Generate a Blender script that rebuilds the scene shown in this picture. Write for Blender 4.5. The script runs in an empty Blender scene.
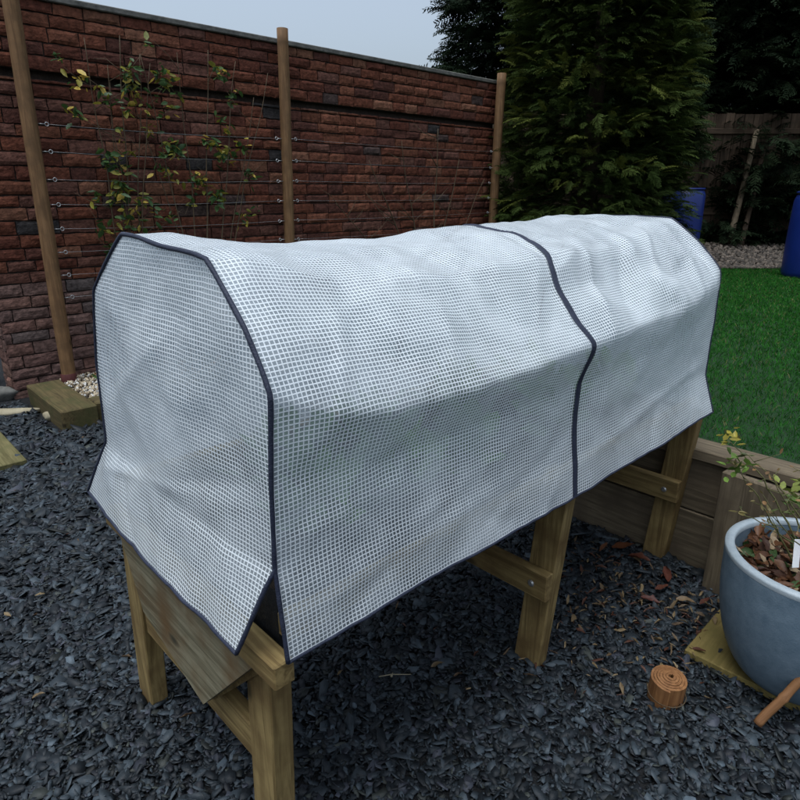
import bpy, bmesh, math, random
import numpy as np
from mathutils import Vector, Matrix, noise

rng = np.random.default_rng(7)
random.seed(7)
S = bpy.context.scene
C = S.collection
A = math.radians(43.7)
O = Vector((-.19, .85, 0))
Uv = Vector((math.cos(A), math.sin(A), 0)); Vv = Vector((-math.sin(A), math.cos(A), 0))
def W(u, v, z=0.0):
    return O + Uv * u + Vv * v + Vector((0, 0, z))

# ------------------------------------------------------------------ materials
def nodes(name):
    m = bpy.data.materials.new(name); m.use_nodes = True
    nt = m.node_tree; nt.nodes.clear()
    out = nt.nodes.new('ShaderNodeOutputMaterial')
    return m, nt, out
def N(nt, typ, **kw):
    n = nt.nodes.new(typ)
    for k, v in kw.items():
        if k.startswith('i_'):
            n.inputs[k[2:].replace('_', ' ')].default_value = v
        else:
            setattr(n, k, v)
    return n
def L(nt, a, b): nt.links.new(a, b)
def rgba(c): return (c[0], c[1], c[2], 1)
def ramp(nt, fac, stops):
    r = nt.nodes.new('ShaderNodeValToRGB')
    e = r.color_ramp.elements
    while len(e) < len(stops): e.new(.5)
    for el, (p, c) in zip(e, stops):
        el.position = p; el.color = rgba(c) if len(c) == 3 else c
    L(nt, fac, r.inputs['Fac'])
    return r
def mat_plain(name, c1, c2, scale=8, rough=.7, bump=.2, bscale=60, spec=.3, stretch=(1, 1, 1)):
    m, nt, out = nodes(name)
    tc = N(nt, 'ShaderNodeTexCoord'); mp = N(nt, 'ShaderNodeMapping')
    mp.inputs['Scale'].default_value = stretch
    L(nt, tc.outputs['Object'], mp.inputs['Vector'])
    n1 = N(nt, 'ShaderNodeTexNoise', i_Scale=scale, i_Detail=6.0, i_Roughness=.65)
    n2 = N(nt, 'ShaderNodeTexNoise', i_Scale=bscale, i_Detail=4.0)
    L(nt, mp.outputs[0], n1.inputs['Vector']); L(nt, mp.outputs[0], n2.inputs['Vector'])
    r = ramp(nt, n1.outputs['Fac'], [(.3, c1), (.7, c2)])
    b = N(nt, 'ShaderNodeBsdfPrincipled', i_Roughness=rough)
    b.inputs['Specular IOR Level'].default_value = spec
    L(nt, r.outputs['Color'], b.inputs['Base Color'])
    bp = N(nt, 'ShaderNodeBump', i_Strength=bump, i_Distance=.01)
    L(nt, n2.outputs['Fac'], bp.inputs['Height']); L(nt, bp.outputs[0], b.inputs['Normal'])
    L(nt, b.outputs[0], out.inputs['Surface'])
    return m
def mat_wood(name, dark, light, stain, axis='z', rough=.75, k=1.0):
    m, nt, out = nodes(name)
    tc = N(nt, 'ShaderNodeTexCoord'); mp = N(nt, 'ShaderNodeMapping')
    s = {'x': (.06, 1, 1), 'y': (1, .06, 1), 'z': (1, 1, .06)}[axis]
    mp.inputs['Scale'].default_value = s
    L(nt, tc.outputs['Object'], mp.inputs['Vector'])
    g = N(nt, 'ShaderNodeTexNoise', i_Scale=55.0 * k, i_Detail=5.0, i_Roughness=.6, i_Distortion=.8)
    L(nt, mp.outputs[0], g.inputs['Vector'])
    r = ramp(nt, g.outputs['Fac'], [(.37, dark), (.61, light)])
    n2 = N(nt, 'ShaderNodeTexNoise', i_Scale=9.0, i_Detail=5.0)
    L(nt, tc.outputs['Object'], n2.inputs['Vector'])
    r2 = ramp(nt, n2.outputs['Fac'], [(.42, (0, 0, 0)), (.72, (1, 1, 1))])
    mx = N(nt, 'ShaderNodeMix', data_type='RGBA')
    L(nt, r2.outputs['Color'], mx.inputs['Factor']); L(nt, r.outputs['Color'], mx.inputs['A'])
    mx.inputs['B'].default_value = rgba(stain)
    # knots
    vo = N(nt, 'ShaderNodeTexVoronoi', i_Scale=5.5)
    mp2 = N(nt, 'ShaderNodeMapping'); mp2.inputs['Scale'].default_value = {'x': (.5, 1, 1), 'y': (1, .5, 1), 'z': (1, 1, .5)}[axis]
    L(nt, tc.outputs['Object'], mp2.inputs['Vector']); L(nt, mp2.outputs[0], vo.inputs['Vector'])
    r3 = ramp(nt, vo.outputs['Distance'], [(.05, (1, 1, 1)), (.1, (0, 0, 0))])
    mk = N(nt, 'ShaderNodeMix', data_type='RGBA')
    L(nt, r3.outputs['Color'], mk.inputs['Factor']); L(nt, mx.outputs['Result'], mk.inputs['A'])
    mk.inputs['B'].default_value = rgba([c * .45 for c in dark])
    b = N(nt, 'ShaderNodeBsdfPrincipled', i_Roughness=rough)
    b.inputs['Specular IOR Level'].default_value = .25
    L(nt, mk.outputs['Result'], b.inputs['Base Color'])
    bp = N(nt, 'ShaderNodeBump', i_Strength=.35, i_Distance=.004)
    L(nt, g.outputs['Fac'], bp.inputs['Height']); L(nt, bp.outputs[0], b.inputs['Normal'])
    L(nt, b.outputs[0], out.inputs['Surface'])
    return m
def mat_attr(name, rough=.6, spec=.3, nscale=30, var=.35, bump=.2, bscale=90, transl=0.0):
    m, nt, out = nodes(name)
    at = N(nt, 'ShaderNodeAttribute', attribute_name='col')
    tc = N(nt, 'ShaderNodeTexCoord')
    n1 = N(nt, 'ShaderNodeTexNoise', i_Scale=float(nscale), i_Detail=5.0)
    L(nt, tc.outputs['Object'], n1.inputs['Vector'])
    r = ramp(nt, n1.outputs['Fac'], [(.25, (1 - var,) * 3), (.75, (1 + var,) * 3)])
    mx = N(nt, 'ShaderNodeMix', data_type='RGBA', blend_type='MULTIPLY'); mx.inputs['Factor'].default_value = 1
    L(nt, at.outputs['Color'], mx.inputs['A']); L(nt, r.outputs['Color'], mx.inputs['B'])
    b = N(nt, 'ShaderNodeBsdfPrincipled', i_Roughness=rough)
    b.inputs['Specular IOR Level'].default_value = spec
    L(nt, mx.outputs['Result'], b.inputs['Base Color'])
    if bump:
        n2 = N(nt, 'ShaderNodeTexNoise', i_Scale=float(bscale), i_Detail=4.0)
        L(nt, tc.outputs['Object'], n2.inputs['Vector'])
        bp = N(nt, 'ShaderNodeBump', i_Strength=bump, i_Distance=.01)
        L(nt, n2.outputs['Fac'], bp.inputs['Height']); L(nt, bp.outputs[0], b.inputs['Normal'])
    sh = b.outputs[0]
    if transl:
        t = N(nt, 'ShaderNodeBsdfTranslucent'); L(nt, mx.outputs['Result'], t.inputs['Color'])
        ms = N(nt, 'ShaderNodeMixShader'); ms.inputs[0].default_value = transl
        L(nt, sh, ms.inputs[1]); L(nt, t.outputs[0], ms.inputs[2]); sh = ms.outputs[0]
    L(nt, sh, out.inputs['Surface'])
    return m

def mat_cover():
    m, nt, out = nodes('reinforced_mesh_film')
    uv = N(nt, 'ShaderNodeUVMap', uv_map='UVMap')
    nz = N(nt, 'ShaderNodeTexNoise', i_Scale=9.0, i_Detail=3.0)
    L(nt, uv.outputs[0], nz.inputs['Vector'])
    sub = N(nt, 'ShaderNodeVectorMath', operation='SUBTRACT'); L(nt, nz.outputs['Color'], sub.inputs[0]); sub.inputs[1].default_value = (.5, .5, .5)
    sc = N(nt, 'ShaderNodeVectorMath', operation='SCALE'); L(nt, sub.outputs[0], sc.inputs[0]); sc.inputs['Scale'].default_value = .006
    ad = N(nt, 'ShaderNodeVectorMath', operation='ADD'); L(nt, uv.outputs[0], ad.inputs[0]); L(nt, sc.outputs[0], ad.inputs[1])
    sx = N(nt, 'ShaderNodeSeparateXYZ'); L(nt, ad.outputs[0], sx.inputs[0])
    def line(sock, pitch, w):
        d = N(nt, 'ShaderNodeMath', operation='DIVIDE'); L(nt, sock, d.inputs[0]); d.inputs[1].default_value = pitch
        f = N(nt, 'ShaderNodeMath', operation='FRACT'); L(nt, d.outputs[0], f.inputs[0])
        s = N(nt, 'ShaderNodeMath', operation='SUBTRACT'); L(nt, f.outputs[0], s.inputs[0]); s.inputs[1].default_value = .5
        a = N(nt, 'ShaderNodeMath', operation='ABSOLUTE'); L(nt, s.outputs[0], a.inputs[0])
        mr = N(nt, 'ShaderNodeMapRange', interpolation_type='SMOOTHSTEP')
        mr.inputs['From Min'].default_value = w + .07; mr.inputs['From Max'].default_value = max(w - .07, 0)
        L(nt, a.outputs[0], mr.inputs['Value'])
        return mr.outputs[0]
    lu = line(sx.outputs['X'], .0088, .128); lv = line(sx.outputs['Y'], .0080, .145)
    mx = N(nt, 'ShaderNodeMath', operation='MAXIMUM'); L(nt, lu, mx.inputs[0]); L(nt, lv, mx.inputs[1])
    # cloudy film (scuffed, slightly milky in patches)
    n2 = N(nt, 'ShaderNodeTexNoise', i_Scale=7.0, i_Detail=6.0, i_Roughness=.7, i_Distortion=.6)
    L(nt, uv.outputs[0], n2.inputs['Vector'])
    n3 = N(nt, 'ShaderNodeTexNoise', i_Scale=420.0, i_Detail=2.0); L(nt, uv.outputs[0], n3.inputs['Vector'])
    bp = N(nt, 'ShaderNodeBump', i_Strength=.5, i_Distance=.0012)
    hs = N(nt, 'ShaderNodeMath', operation='MULTIPLY_ADD'); L(nt, n3.outputs['Fac'], hs.inputs[0]); hs.inputs[1].default_value = .8; L(nt, mx.outputs[0], hs.inputs[2])
    L(nt, hs.outputs[0], bp.inputs['Height'])
    # threads
    th = N(nt, 'ShaderNodeBsdfPrincipled', i_Roughness=.34); th.inputs['Base Color'].default_value = (.82, .865, .89, 1)
    L(nt, bp.outputs[0], th.inputs['Normal'])
    tt = N(nt, 'ShaderNodeBsdfTranslucent'); tt.inputs['Color'].default_value = (.8, .84, .88, 1)
    t1 = N(nt, 'ShaderNodeMixShader'); t1.inputs[0].default_value = .22; L(nt, th.outputs[0], t1.inputs[1]); L(nt, tt.outputs[0], t1.inputs[2])
    # film
    fb = N(nt, 'ShaderNodeBsdfPrincipled', i_Roughness=.27); fb.inputs['Base Color'].default_value = (.47, .535, .58, 1)
    fb.inputs['Specular IOR Level'].default_value = .6
    L(nt, bp.outputs[0], fb.inputs['Normal'])
    n4 = N(nt, 'ShaderNodeTexNoise', i_Scale=3.2, i_Detail=5.0, i_Roughness=.6, i_Distortion=1.2); L(nt, uv.outputs[0], n4.inputs['Vector'])
    fr = ramp(nt, n4.outputs['Fac'], [(.36, (.38, .44, .485)), (.70, (.66, .715, .75))]); L(nt, fr.outputs['Color'], fb.inputs['Base Color'])
    ft = N(nt, 'ShaderNodeBsdfTranslucent'); ft.inputs['Color'].default_value = (.45, .52, .56, 1)
    f1 = N(nt, 'ShaderNodeMixShader'); f1.inputs[0].default_value = .3; L(nt, fb.outputs[0], f1.inputs[1]); L(nt, ft.outputs[0], f1.inputs[2])
    tr = N(nt, 'ShaderNodeBsdfTransparent'); tr.inputs['Color'].default_value = (.82, .88, .93, 1)
    op = N(nt, 'ShaderNodeMapRange'); op.inputs['From Min'].default_value = .40; op.inputs['From Max'].default_value = .62
    op.inputs['To Min'].default_value = .30; op.inputs['To Max'].default_value = .74
    av = N(nt, 'ShaderNodeMath', operation='ADD'); L(nt, n2.outputs['Fac'], av.inputs[0]); L(nt, n4.outputs['Fac'], av.inputs[1])
    hv = N(nt, 'ShaderNodeMath', operation='MULTIPLY'); L(nt, av.outputs[0], hv.inputs[0]); hv.inputs[1].default_value = .5
    L(nt, hv.outputs[0], op.inputs['Value'])
    f2 = N(nt, 'ShaderNodeMixShader'); L(nt, op.outputs[0], f2.inputs[0]); L(nt, tr.outputs[0], f2.inputs[1]); L(nt, f1.outputs[0], f2.inputs[2])
    fm = N(nt, 'ShaderNodeMixShader'); L(nt, mx.outputs[0], fm.inputs[0]); L(nt, f2.outputs[0], fm.inputs[1]); L(nt, t1.outputs[0], fm.inputs[2])
    L(nt, fm.outputs[0], out.inputs['Surface'])
    return m

M = {}
M['cover'] = mat_cover()
M['binding'] = mat_plain('navy_tape', (.012, .016, .032), (.03, .036, .06), 40, .6, .3, 300)
wl, wd, wst = (.25, .178, .072), (.115, .076, .028), (.10, .060, .022)
for ax in 'xyz': M['wood_' + ax] = mat_wood('planter_timber_' + ax, wd, wl, wst, ax)
M['panel'] = mat_wood('weathered_panel', (.085, .072, .040), (.20, .178, .115), (.105, .062, .026), 'y', .8)
M['liner'] = mat_plain('black_liner', (.006, .006, .007), (.012, .012, .013), 20, .55, .3, 60)
M['soil'] = mat_plain('compost', (.012, .009, .006), (.03, .022, .015), 40, .95, 1, 90)
M['slate_ground'] = mat_plain('slate_dust', (.003, .0035, .004), (.009, .010, .012), 60, .85, .8, 150)
M['chips'] = mat_attr('slate_chip', .6, .3, 50, .35, .12, 120)
M['gravel'] = mat_attr('pebble', .7, .3, 60, .3, .2, 150)
M['brick'] = mat_attr('weathered_brick', .9, .15, 34, .5, .7, 70)
M['mortar'] = mat_plain('dark_mortar', (0.028, 0.0192, 0.0152), (0.056, 0.04, 0.032), 30, .95, .6, 90)
M['leaf'] = mat_attr('leaf', .5, .35, 60, .25, .1, 90, .3)
M['needle'] = mat_attr('conifer_foliage', .8, .06, 20, .25, 0, 90, .15)
M['grass'] = mat_attr('lawn_blade', .8, .03, 6, .35, 0, 90, .2)
M['turf'] = mat_plain('turf_base', (.006, .024, .006), (.010, .038, .009), 12, .9, .8, 200)
M['post'] = mat_wood('round_post_timber', (0.12, 0.063, 0.0276), (0.198, 0.111, 0.051), (0.102, 0.057, 0.0264), 'z')
M['postfoot'] = mat_plain('red_post_foot', (.06, .018, .016), (.10, .03, .027), 20, .7, .2)
M['metal'] = mat_plain('galvanised', (.35, .35, .35), (.5, .5, .5), 40, .4, .05)
M['metal'].node_tree.nodes['Principled BSDF'].inputs['Metallic'].default_value = .8
for ax in 'xyz': M['sleeper_' + ax] = mat_wood('sleeper_timber_' + ax, (0.0496, 0.0372, 0.01488), (0.0992, 0.0744, 0.03224), (0.0496, 0.0496, 0.01736), ax, .85)
for ax in 'xyz': M['brown_' + ax] = mat_wood('brown_board_' + ax, (.078, .060, .038), (.150, .118, .076), (.085, .064, .042), ax, .85)
for ax in 'xyz': M['fence_' + ax] = mat_wood('dark_fence_' + ax, (0.04875, 0.03218, 0.02145), (0.1073, 0.07313, 0.04875), (0.0585, 0.04095, 0.0273), ax, .9, .5)
M['mossy'] = mat_wood('mossy_plank', (0.124, 0.093, 0.0279), (0.2232, 0.1674, 0.0589), (0.124, 0.0992, 0.031), 'x', .85)
M['mossyy'] = mat_wood('mossy_plank_y', (0.0744, 0.06448, 0.0248), (0.1438, 0.124, 0.05456), (0.07936, 0.07936, 0.02976), 'y', .85)
M['barrel'] = mat_plain('blue_plastic', (0.00405, 0.01485, 0.1148), (0.00675, 0.02228, 0.1553), 6, .38, .05, 40, .5)
M['pot'] = mat_plain('blue_grey_glaze', (0.09004, 0.1366, 0.1786), (0.1475, 0.2018, 0.2484), 26, .5, .12, 220, .4)
M['potrim'] = mat_plain('worn_pot_rim', (0.2304, 0.2765, 0.3053), (0.3168, 0.3571, 0.3802), 26, .5, .12, 220, .4)
M['bark'] = mat_plain('bark', (.03, .02, .012), (.07, .05, .032), 14, .9, .8, 50, .2, (1, 1, .25))
M['twig'] = mat_plain('twig', (.05, .035, .02), (.10, .07, .04), 30, .8, .3)
M['stem_green'] = mat_plain('green_stem', (.07, .075, .025), (.13, .12, .045), 30, .7, .2)
M['rollbark'] = mat_wood('peeled_roll', (0.14, 0.0595, 0.021), (0.252, 0.119, 0.0455), (0.154, 0.07, 0.028), 'z', .7)
M['cane'] = mat_wood('orange_cane', (0.144, 0.066, 0.027), (0.24, 0.12, 0.054), (0.168, 0.078, 0.03), 'x', .6)
M['stone'] = mat_plain('grey_stone', (.06, .06, .055), (.15, .145, .13), 14, .85, .5, 40)
M['palestone'] = mat_plain('buff_stone', (.20, .17, .11), (.32, .28, .19), 14, .8, .4, 40)
M['tag'] = mat_plain('white_plastic_tag', (.72, .74, .74), (.8, .8, .8), 20, .4, .02)

# ------------------------------------------------------------------ builders
def obj(name, me, mat=None, parent=None):
    o = bpy.data.objects.new(name, me); C.objects.link(o)
    if mat is not None and not len(me.materials): me.materials.append(mat)
    if parent is not None: o.parent = parent
    return o
def tag(o, label, cat, group=None, kind=None):
    if label: o['label'] = label
    if cat: o['category'] = cat
    if group: o['group'] = group
    if kind: o['kind'] = kind
    return o
def thing(name, label, cat, loc=(0, 0, 0), rz=0.0, group=None, kind=None):
    o = bpy.data.objects.new(name, None); C.objects.link(o)
    o.location = loc; o.rotation_euler = (0, 0, rz); o.empty_display_size = .1
    return tag(o, label, cat, group, kind)
def structure(o):
    o['kind'] = 'structure'; return o
def mesh(name, verts, faces, smooth=False):
    me = bpy.data.meshes.new(name); me.from_pydata([tuple(v) for v in verts], [], faces); me.update()
    if smooth: me.polygons.foreach_set('use_smooth', [True] * len(me.polygons))
    return me
class MB:
    def __init__(s): s.v = []; s.f = []
    def add(s, vs, fs):
        k = len(s.v); s.v += [tuple(p) for p in vs]; s.f += [tuple(i + k for i in f) for f in fs]
    def box(s, lo, hi, bev=.003, mtx=None, jit=0.0):
        bm = bmesh.new(); bmesh.ops.create_cube(bm, size=1)
        for v in bm.verts:
            v.co = Vector([lo[i] + (v.co[i] + .5) * (hi[i] - lo[i]) + (random.uniform(-jit, jit) if jit else 0) for i in range(3)])
        if bev: bmesh.ops.bevel(bm, geom=list(bm.edges), offset=bev, segments=1, affect='EDGES')
        s._take(bm, mtx)
    def _take(s, bm, mtx=None):
        if mtx is not None: bm.transform(mtx)
        bm.verts.index_update()
        s.add([v.co.copy() for v in bm.verts], [[v.index for v in f.verts] for f in bm.faces]); bm.free()
    def beam(s, p, q, w, h, bev=.003, up=(0, 0, 1)):
        p = Vector(p); q = Vector(q); d = (q - p); l = d.length; x = d.normalized()
        upv = Vector(up)
        if abs(x.dot(upv)) > .95: upv = Vector((1, 0, 0))
        y = upv.cross(x).normalized(); z = x.cross(y)
        m = Matrix((x, y, z)).transposed().to_4x4(); m.translation = p
        s.box((0, -w / 2, -h / 2), (l, w / 2, h / 2), bev, m)
    def prism(s, poly, d0, d1, fn):
        n = len(poly)
        vs = [fn(a, b, d0) for a, b in poly] + [fn(a, b, d1) for a, b in poly]
        fs = [list(range(n))[::-1], list(range(n, 2 * n))] + [[i, (i + 1) % n, n + (i + 1) % n, n + i] for i in range(n)]
        s.add(vs, fs)
    def tube(s, pts, r, n=8, squash=None, cap=True):
        pts = [Vector(p) for p in pts]; rs = r if hasattr(r, '__len__') else [r] * len(pts)
        base = len(s.v); prev = None
        for i, p in enumerate(pts):
            t = (pts[min(i + 1, len(pts) - 1)] - pts[max(i - 1, 0)]).normalized()
            if prev is None:
                a = Vector((0, 0, 1)) if abs(t.z) < .9 else Vector((1, 0, 0))
                nrm = a.cross(t).normalized()
            else:
                nrm = (prev - t * prev.dot(t)).normalized()
            prev = nrm; bn = t.cross(nrm)
            for k in range(n):
                a = 2 * math.pi * k / n
                s.v.append(tuple(p + (nrm * math.cos(a) + bn * math.sin(a)) * rs[i]))
        for i in range(len(pts) - 1):
            for k in range(n):
                a = base + i * n + k; b = base + i * n + (k + 1) % n
                s.f.append((a, b, b + n, a + n))
        if cap:
            s.f.append(tuple(base + k for k in range(n))[::-1]); e = base + (len(pts) - 1) * n
            s.f.append(tuple(e + k for k in range(n)))
    def lathe(s, prof, n=48, c=(0, 0, 0), close=False):
        base = len(s.v)
        for r, z in prof:
            for k in range(n):
                a = 2 * math.pi * k / n; s.v.append((c[0] + r * math.cos(a), c[1] + r * math.sin(a), c[2] + z))
        for i in range(len(prof) - 1):
            for k in range(n):
                a = base + i * n + k; b = base + i * n + (k + 1) % n
                s.f.append((a, b, b + n, a + n))
        if close:
            s.f.append(tuple(base + k for k in range(n))[::-1]); e = base + (len(prof) - 1) * n
            s.f.append(tuple(e + k for k in range(n)))
    def build(s, name, mat, parent=None, smooth=False):
        return obj(name, mesh(name, s.v, s.f, smooth), mat, parent)

def inst_mesh(name, bases, which, R, T, cols, mat, parent=None):
    """one mesh out of many small copies (numpy): bases = [(verts, faces)]"""
    V = []; LV = []; LT = []; CL = []; off = 0
    for bi, (bv, bf) in enumerate(bases):
        idx = np.nonzero(which == bi)[0]
        if not len(idx): continue
        bv = np.asarray(bv, float)
        P = np.einsum('nij,vj->nvi', R[idx], bv) + T[idx][:, None, :]
        V.append(P.reshape(-1, 3))
        loops = np.concatenate([np.asarray(f) for f in bf]); tot = np.array([len(f) for f in bf])
        nv = len(bv); k = len(idx)
        LV.append((loops[None, :] + (np.arange(k) * nv)[:, None] + off).reshape(-1))
        LT.append(np.tile(tot, k)); off += nv * k
        CL.append(np.repeat(cols[idx], nv, axis=0))
    V = np.concatenate(V); LV = np.concatenate(LV); LT = np.concatenate(LT); CL = np.concatenate(CL)
    me = bpy.data.meshes.new(name)
    me.vertices.add(len(V)); me.vertices.foreach_set('co', V.astype(np.float32).reshape(-1))
    me.loops.add(len(LV)); me.loops.foreach_set('vertex_index', LV.astype(np.int32))
    me.polygons.add(len(LT)); st = np.concatenate([[0], np.cumsum(LT)[:-1]])
    me.polygons.foreach_set('loop_start', st.astype(np.int32))
    me.update(calc_edges=True)
    at = me.attributes.new('col', 'FLOAT_COLOR', 'POINT')
    at.data.foreach_set('color', np.concatenate([CL, np.ones((len(CL), 1))], 1).astype(np.float32).reshape(-1))
    me.validate()
    return obj(name, me, mat, parent)
def rot_euler(ax, ay, az):
    cx, sx, cy, sy, cz, sz = np.cos(ax), np.sin(ax), np.cos(ay), np.sin(ay), np.cos(az), np.sin(az)
    z = np.zeros_like(cx); o = np.ones_like(cx)
    Rx = np.stack([np.stack([o, z, z], -1), np.stack([z, cx, -sx], -1), np.stack([z, sx, cx], -1)], -2)
    Ry = np.stack([np.stack([cy, z, sy], -1), np.stack([z, o, z], -1), np.stack([-sy, z, cy], -1)], -2)
    Rz = np.stack([np.stack([cz, -sz, z], -1), np.stack([sz, cz, z], -1), np.stack([z, z, o], -1)], -2)
    return Rz @ Ry @ Rx
def frame_from(d, roll=None):
    """rotation whose x axis is d, z as upward as possible"""
    d = d / np.linalg.norm(d, axis=1, keepdims=True)
    up = np.tile([0, 0, 1.], (len(d), 1))
    y = np.cross(up, d); y /= np.maximum(np.linalg.norm(y, axis=1, keepdims=True), 1e-6)
    z = np.cross(d, y)
    if roll is not None:
        c, s_ = np.cos(roll)[:, None], np.sin(roll)[:, None]
        y, z = y * c + z * s_, -y * s_ + z * c
    return np.stack([d, y, z], -1)
def lerpc(a, b, t): return np.asarray(a)[None] * (1 - t[:, None]) + np.asarray(b)[None] * t[:, None]
LEAF = ([(0, 0, 0), (.3, .26, .05), (.7, .22, .06), (1, 0, 0), (.7, -.22, .06), (.3, -.26, .05), (.5, 0, -.02)],
        [(0, 6, 1), (1, 6, 2), (2, 6, 3), (3, 6, 4), (4, 6, 5), (5, 6, 0)])
def leaf_base(seed):
    rg = np.random.default_rng(seed); V = []; F = []; nx_, ny_ = 7, 2
    w_ = rg.uniform(.14, .24); cu = rg.uniform(-.5, .5); tw = rg.uniform(-1.2, 1.2); cup = rg.uniform(.3, 1.1)
    for i in range(nx_ + 1):
        s_ = i / nx_; wd_ = w_ * (math.sin(math.pi * min(1, s_ * .93 + .03)) ** .8) * rg.uniform(.75, 1.15) + .008
        for j in (-1, 0, 1):
            y = j * wd_ * rg.uniform(.85, 1.1); z = abs(j) * wd_ * cup + cu * s_ * s_ * .5 + rg.normal(0, .015); a = tw * (s_ - .5)
            V.append((s_, y * math.cos(a) - z * math.sin(a) * abs(j), .06 + z * math.cos(a) + y * math.sin(a)))
    for i in range(nx_):
        for j in range(2): q = i * 3 + j; F.append((q, q + 1, q + 4, q + 3))
    return np.array(V), F
DRY = [leaf_base(k) for k in range(100, 109)]
CURL = ([(0, 0, 0), (.28, .2, .14), (.65, .17, .2), (1, .03, .16), (.7, -.16, .13), (.3, -.2, .1), (.5, 0, -.01)], LEAF[1])

# ------------------------------------------------------------------ camera, world, light
cam = bpy.data.cameras.new('camera'); co = bpy.data.objects.new('camera', cam); C.objects.link(co)
cam.sensor_width = 36; cam.lens = 620 / 800 * 36; cam.clip_end = 500; cam.clip_start = .02
co.location = (0, 0, 1.45); co.rotation_euler = (math.radians(90 - 18.5), 0, 0)
S.camera = co
w = bpy.data.worlds.new('World'); S.world = w; w.use_nodes = True
nt = w.node_tree; nt.nodes.clear()
sky = nt.nodes.new('ShaderNodeTexSky'); sky.sky_type = 'NISHITA'; sky.sun_disc = False
SUN_EL, SUN_AZ = math.radians(76), math.radians(215)
sky.sun_elevation = SUN_EL; sky.sun_rotation = SUN_AZ; sky.dust_density = 6; sky.air_density = 1.2; sky.ozone_density = 1.0
hs = nt.nodes.new('ShaderNodeHueSaturation'); hs.inputs['Saturation'].default_value = .45
bg = nt.nodes.new('ShaderNodeBackground'); bg.inputs['Strength'].default_value = .12
wo = nt.nodes.new('ShaderNodeOutputWorld')
tn = nt.nodes.new('ShaderNodeMix'); tn.data_type = 'RGBA'; tn.blend_type = 'MULTIPLY'; tn.inputs['Factor'].default_value = 1
tn.inputs['B'].default_value = (.90, 1.0, 1.10, 1)
nt.links.new(sky.outputs[0], hs.inputs['Color']); nt.links.new(hs.outputs[0], tn.inputs['A']); nt.links.new(tn.outputs['Result'], bg.inputs['Color']); nt.links.new(bg.outputs[0], wo.inputs[0])
sl = bpy.data.lights.new('sun', 'SUN'); sl.energy = .85; sl.angle = math.radians(40); sl.color = (.97, .985, 1)
so = bpy.data.objects.new('sun', sl); C.objects.link(so)
# nishita: rotation measured from +Y towards +X
sd = Vector((math.sin(SUN_AZ) * math.cos(SUN_EL), math.cos(SUN_AZ) * math.cos(SUN_EL), math.sin(SUN_EL)))
so.rotation_euler = sd.to_track_quat('Z', 'Y').to_euler()
S.view_settings.view_transform = 'Standard'; S.view_settings.look = 'None'; S.view_settings.gamma = 1
S.view_settings.exposure = 0.7
try: S.view_settings.use_curve_mapping = False
except Exception: pass

# ------------------------------------------------------------------ ground and slate
g = obj('ground', mesh('ground', [(-120, -120, 0), (120, -120, 0), (120, 120, 0), (-120, 120, 0)], [(0, 1, 2, 3)]), M['slate_ground']); structure(g)

def chip_base(n):
    a = np.sort(rng.uniform(0, 2 * np.pi, n)) * .35 + np.linspace(0, 2 * np.pi, n, endpoint=False) * .65
    r = rng.uniform(.7, 1.1, n); sx = rng.choice([-1, 1]) ; sx = rng.uniform(1.1, 1.55) ** sx
    th = rng.uniform(.05, .13)
    x, y = np.cos(a) * r * sx, np.sin(a) * r / sx
    tp = np.stack([x * .95, y * .95, np.full(n, th) + rng.uniform(-.04, .04, n)], 1); bt = np.stack([x, y, np.full(n, -th)], 1)
    v = np.concatenate([tp, bt])
    f = [list(range(n))] + [[i, n + i, n + (i + 1) % n, (i + 1) % n] for i in range(n)]
    return v, f
chip_bases = [chip_base(int(rng.integers(4, 7))) for _ in range(14)]
def scatter_chips(n, region, size=(.0055, .0180)):
    P = []
    while sum(len(p) for p in P) < n:
        x = rng.uniform(-3.6, 1.6, n); y = rng.uniform(.3, 4.9, n)
        d = np.sqrt(x * x + y * y)
        keep = (np.abs(x) < .72 * y + .45) & (rng.random(n) < np.clip(1.9 / np.maximum(d, .6), .3, 1))
        u = (x - O.x) * Uv.x + (y - O.y) * Uv.y; v = (x - O.x) * Vv.x + (y - O.y) * Vv.y
        keep &= region(u, v)
        P.append(np.stack([x, y], 1)[keep])
    P = np.concatenate(P)[:n]
    d = np.linalg.norm(P, axis=1)
    s = rng.uniform(size[0], size[1], n) * np.clip(rng.lognormal(0, .40, n), .5, 2.1) * np.clip(d / 2.2, .85, 1.5)
    R = rot_euler(rng.normal(0, .38, n), rng.normal(0, .38, n), rng.uniform(0, 6.28, n)) * s[:, None, None]
    T = np.concatenate([P, rng.uniform(.002, .018, n)[:, None]], 1)
    t = rng.random(n)
    c = lerpc((.005, .0075, .010), (.040, .053, .064), t ** 2.3)
    k = rng.random(n); c[k < .10] *= np.array([1.15, .97, 1.05]); c[k > .94] *= np.array([1.25, 1.08, .8]); c[(k > .5) & (k < .53)] *= 1.9
    return R, T, c
reg = lambda u, v: (u < 1.9) & (v < 4.25) & ~((u > .50) & (u < 3) & (v > 3.38))
n = 80000
R, T, c = scatter_chips(n, reg)
tag(inst_mesh('slate_chippings', chip_bases, rng.integers(0, 14, n), R, T, c, M['chips']),
    'loose dark blue grey slate chippings covering the ground round the planter', 'slate', kind='stuff')

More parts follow.
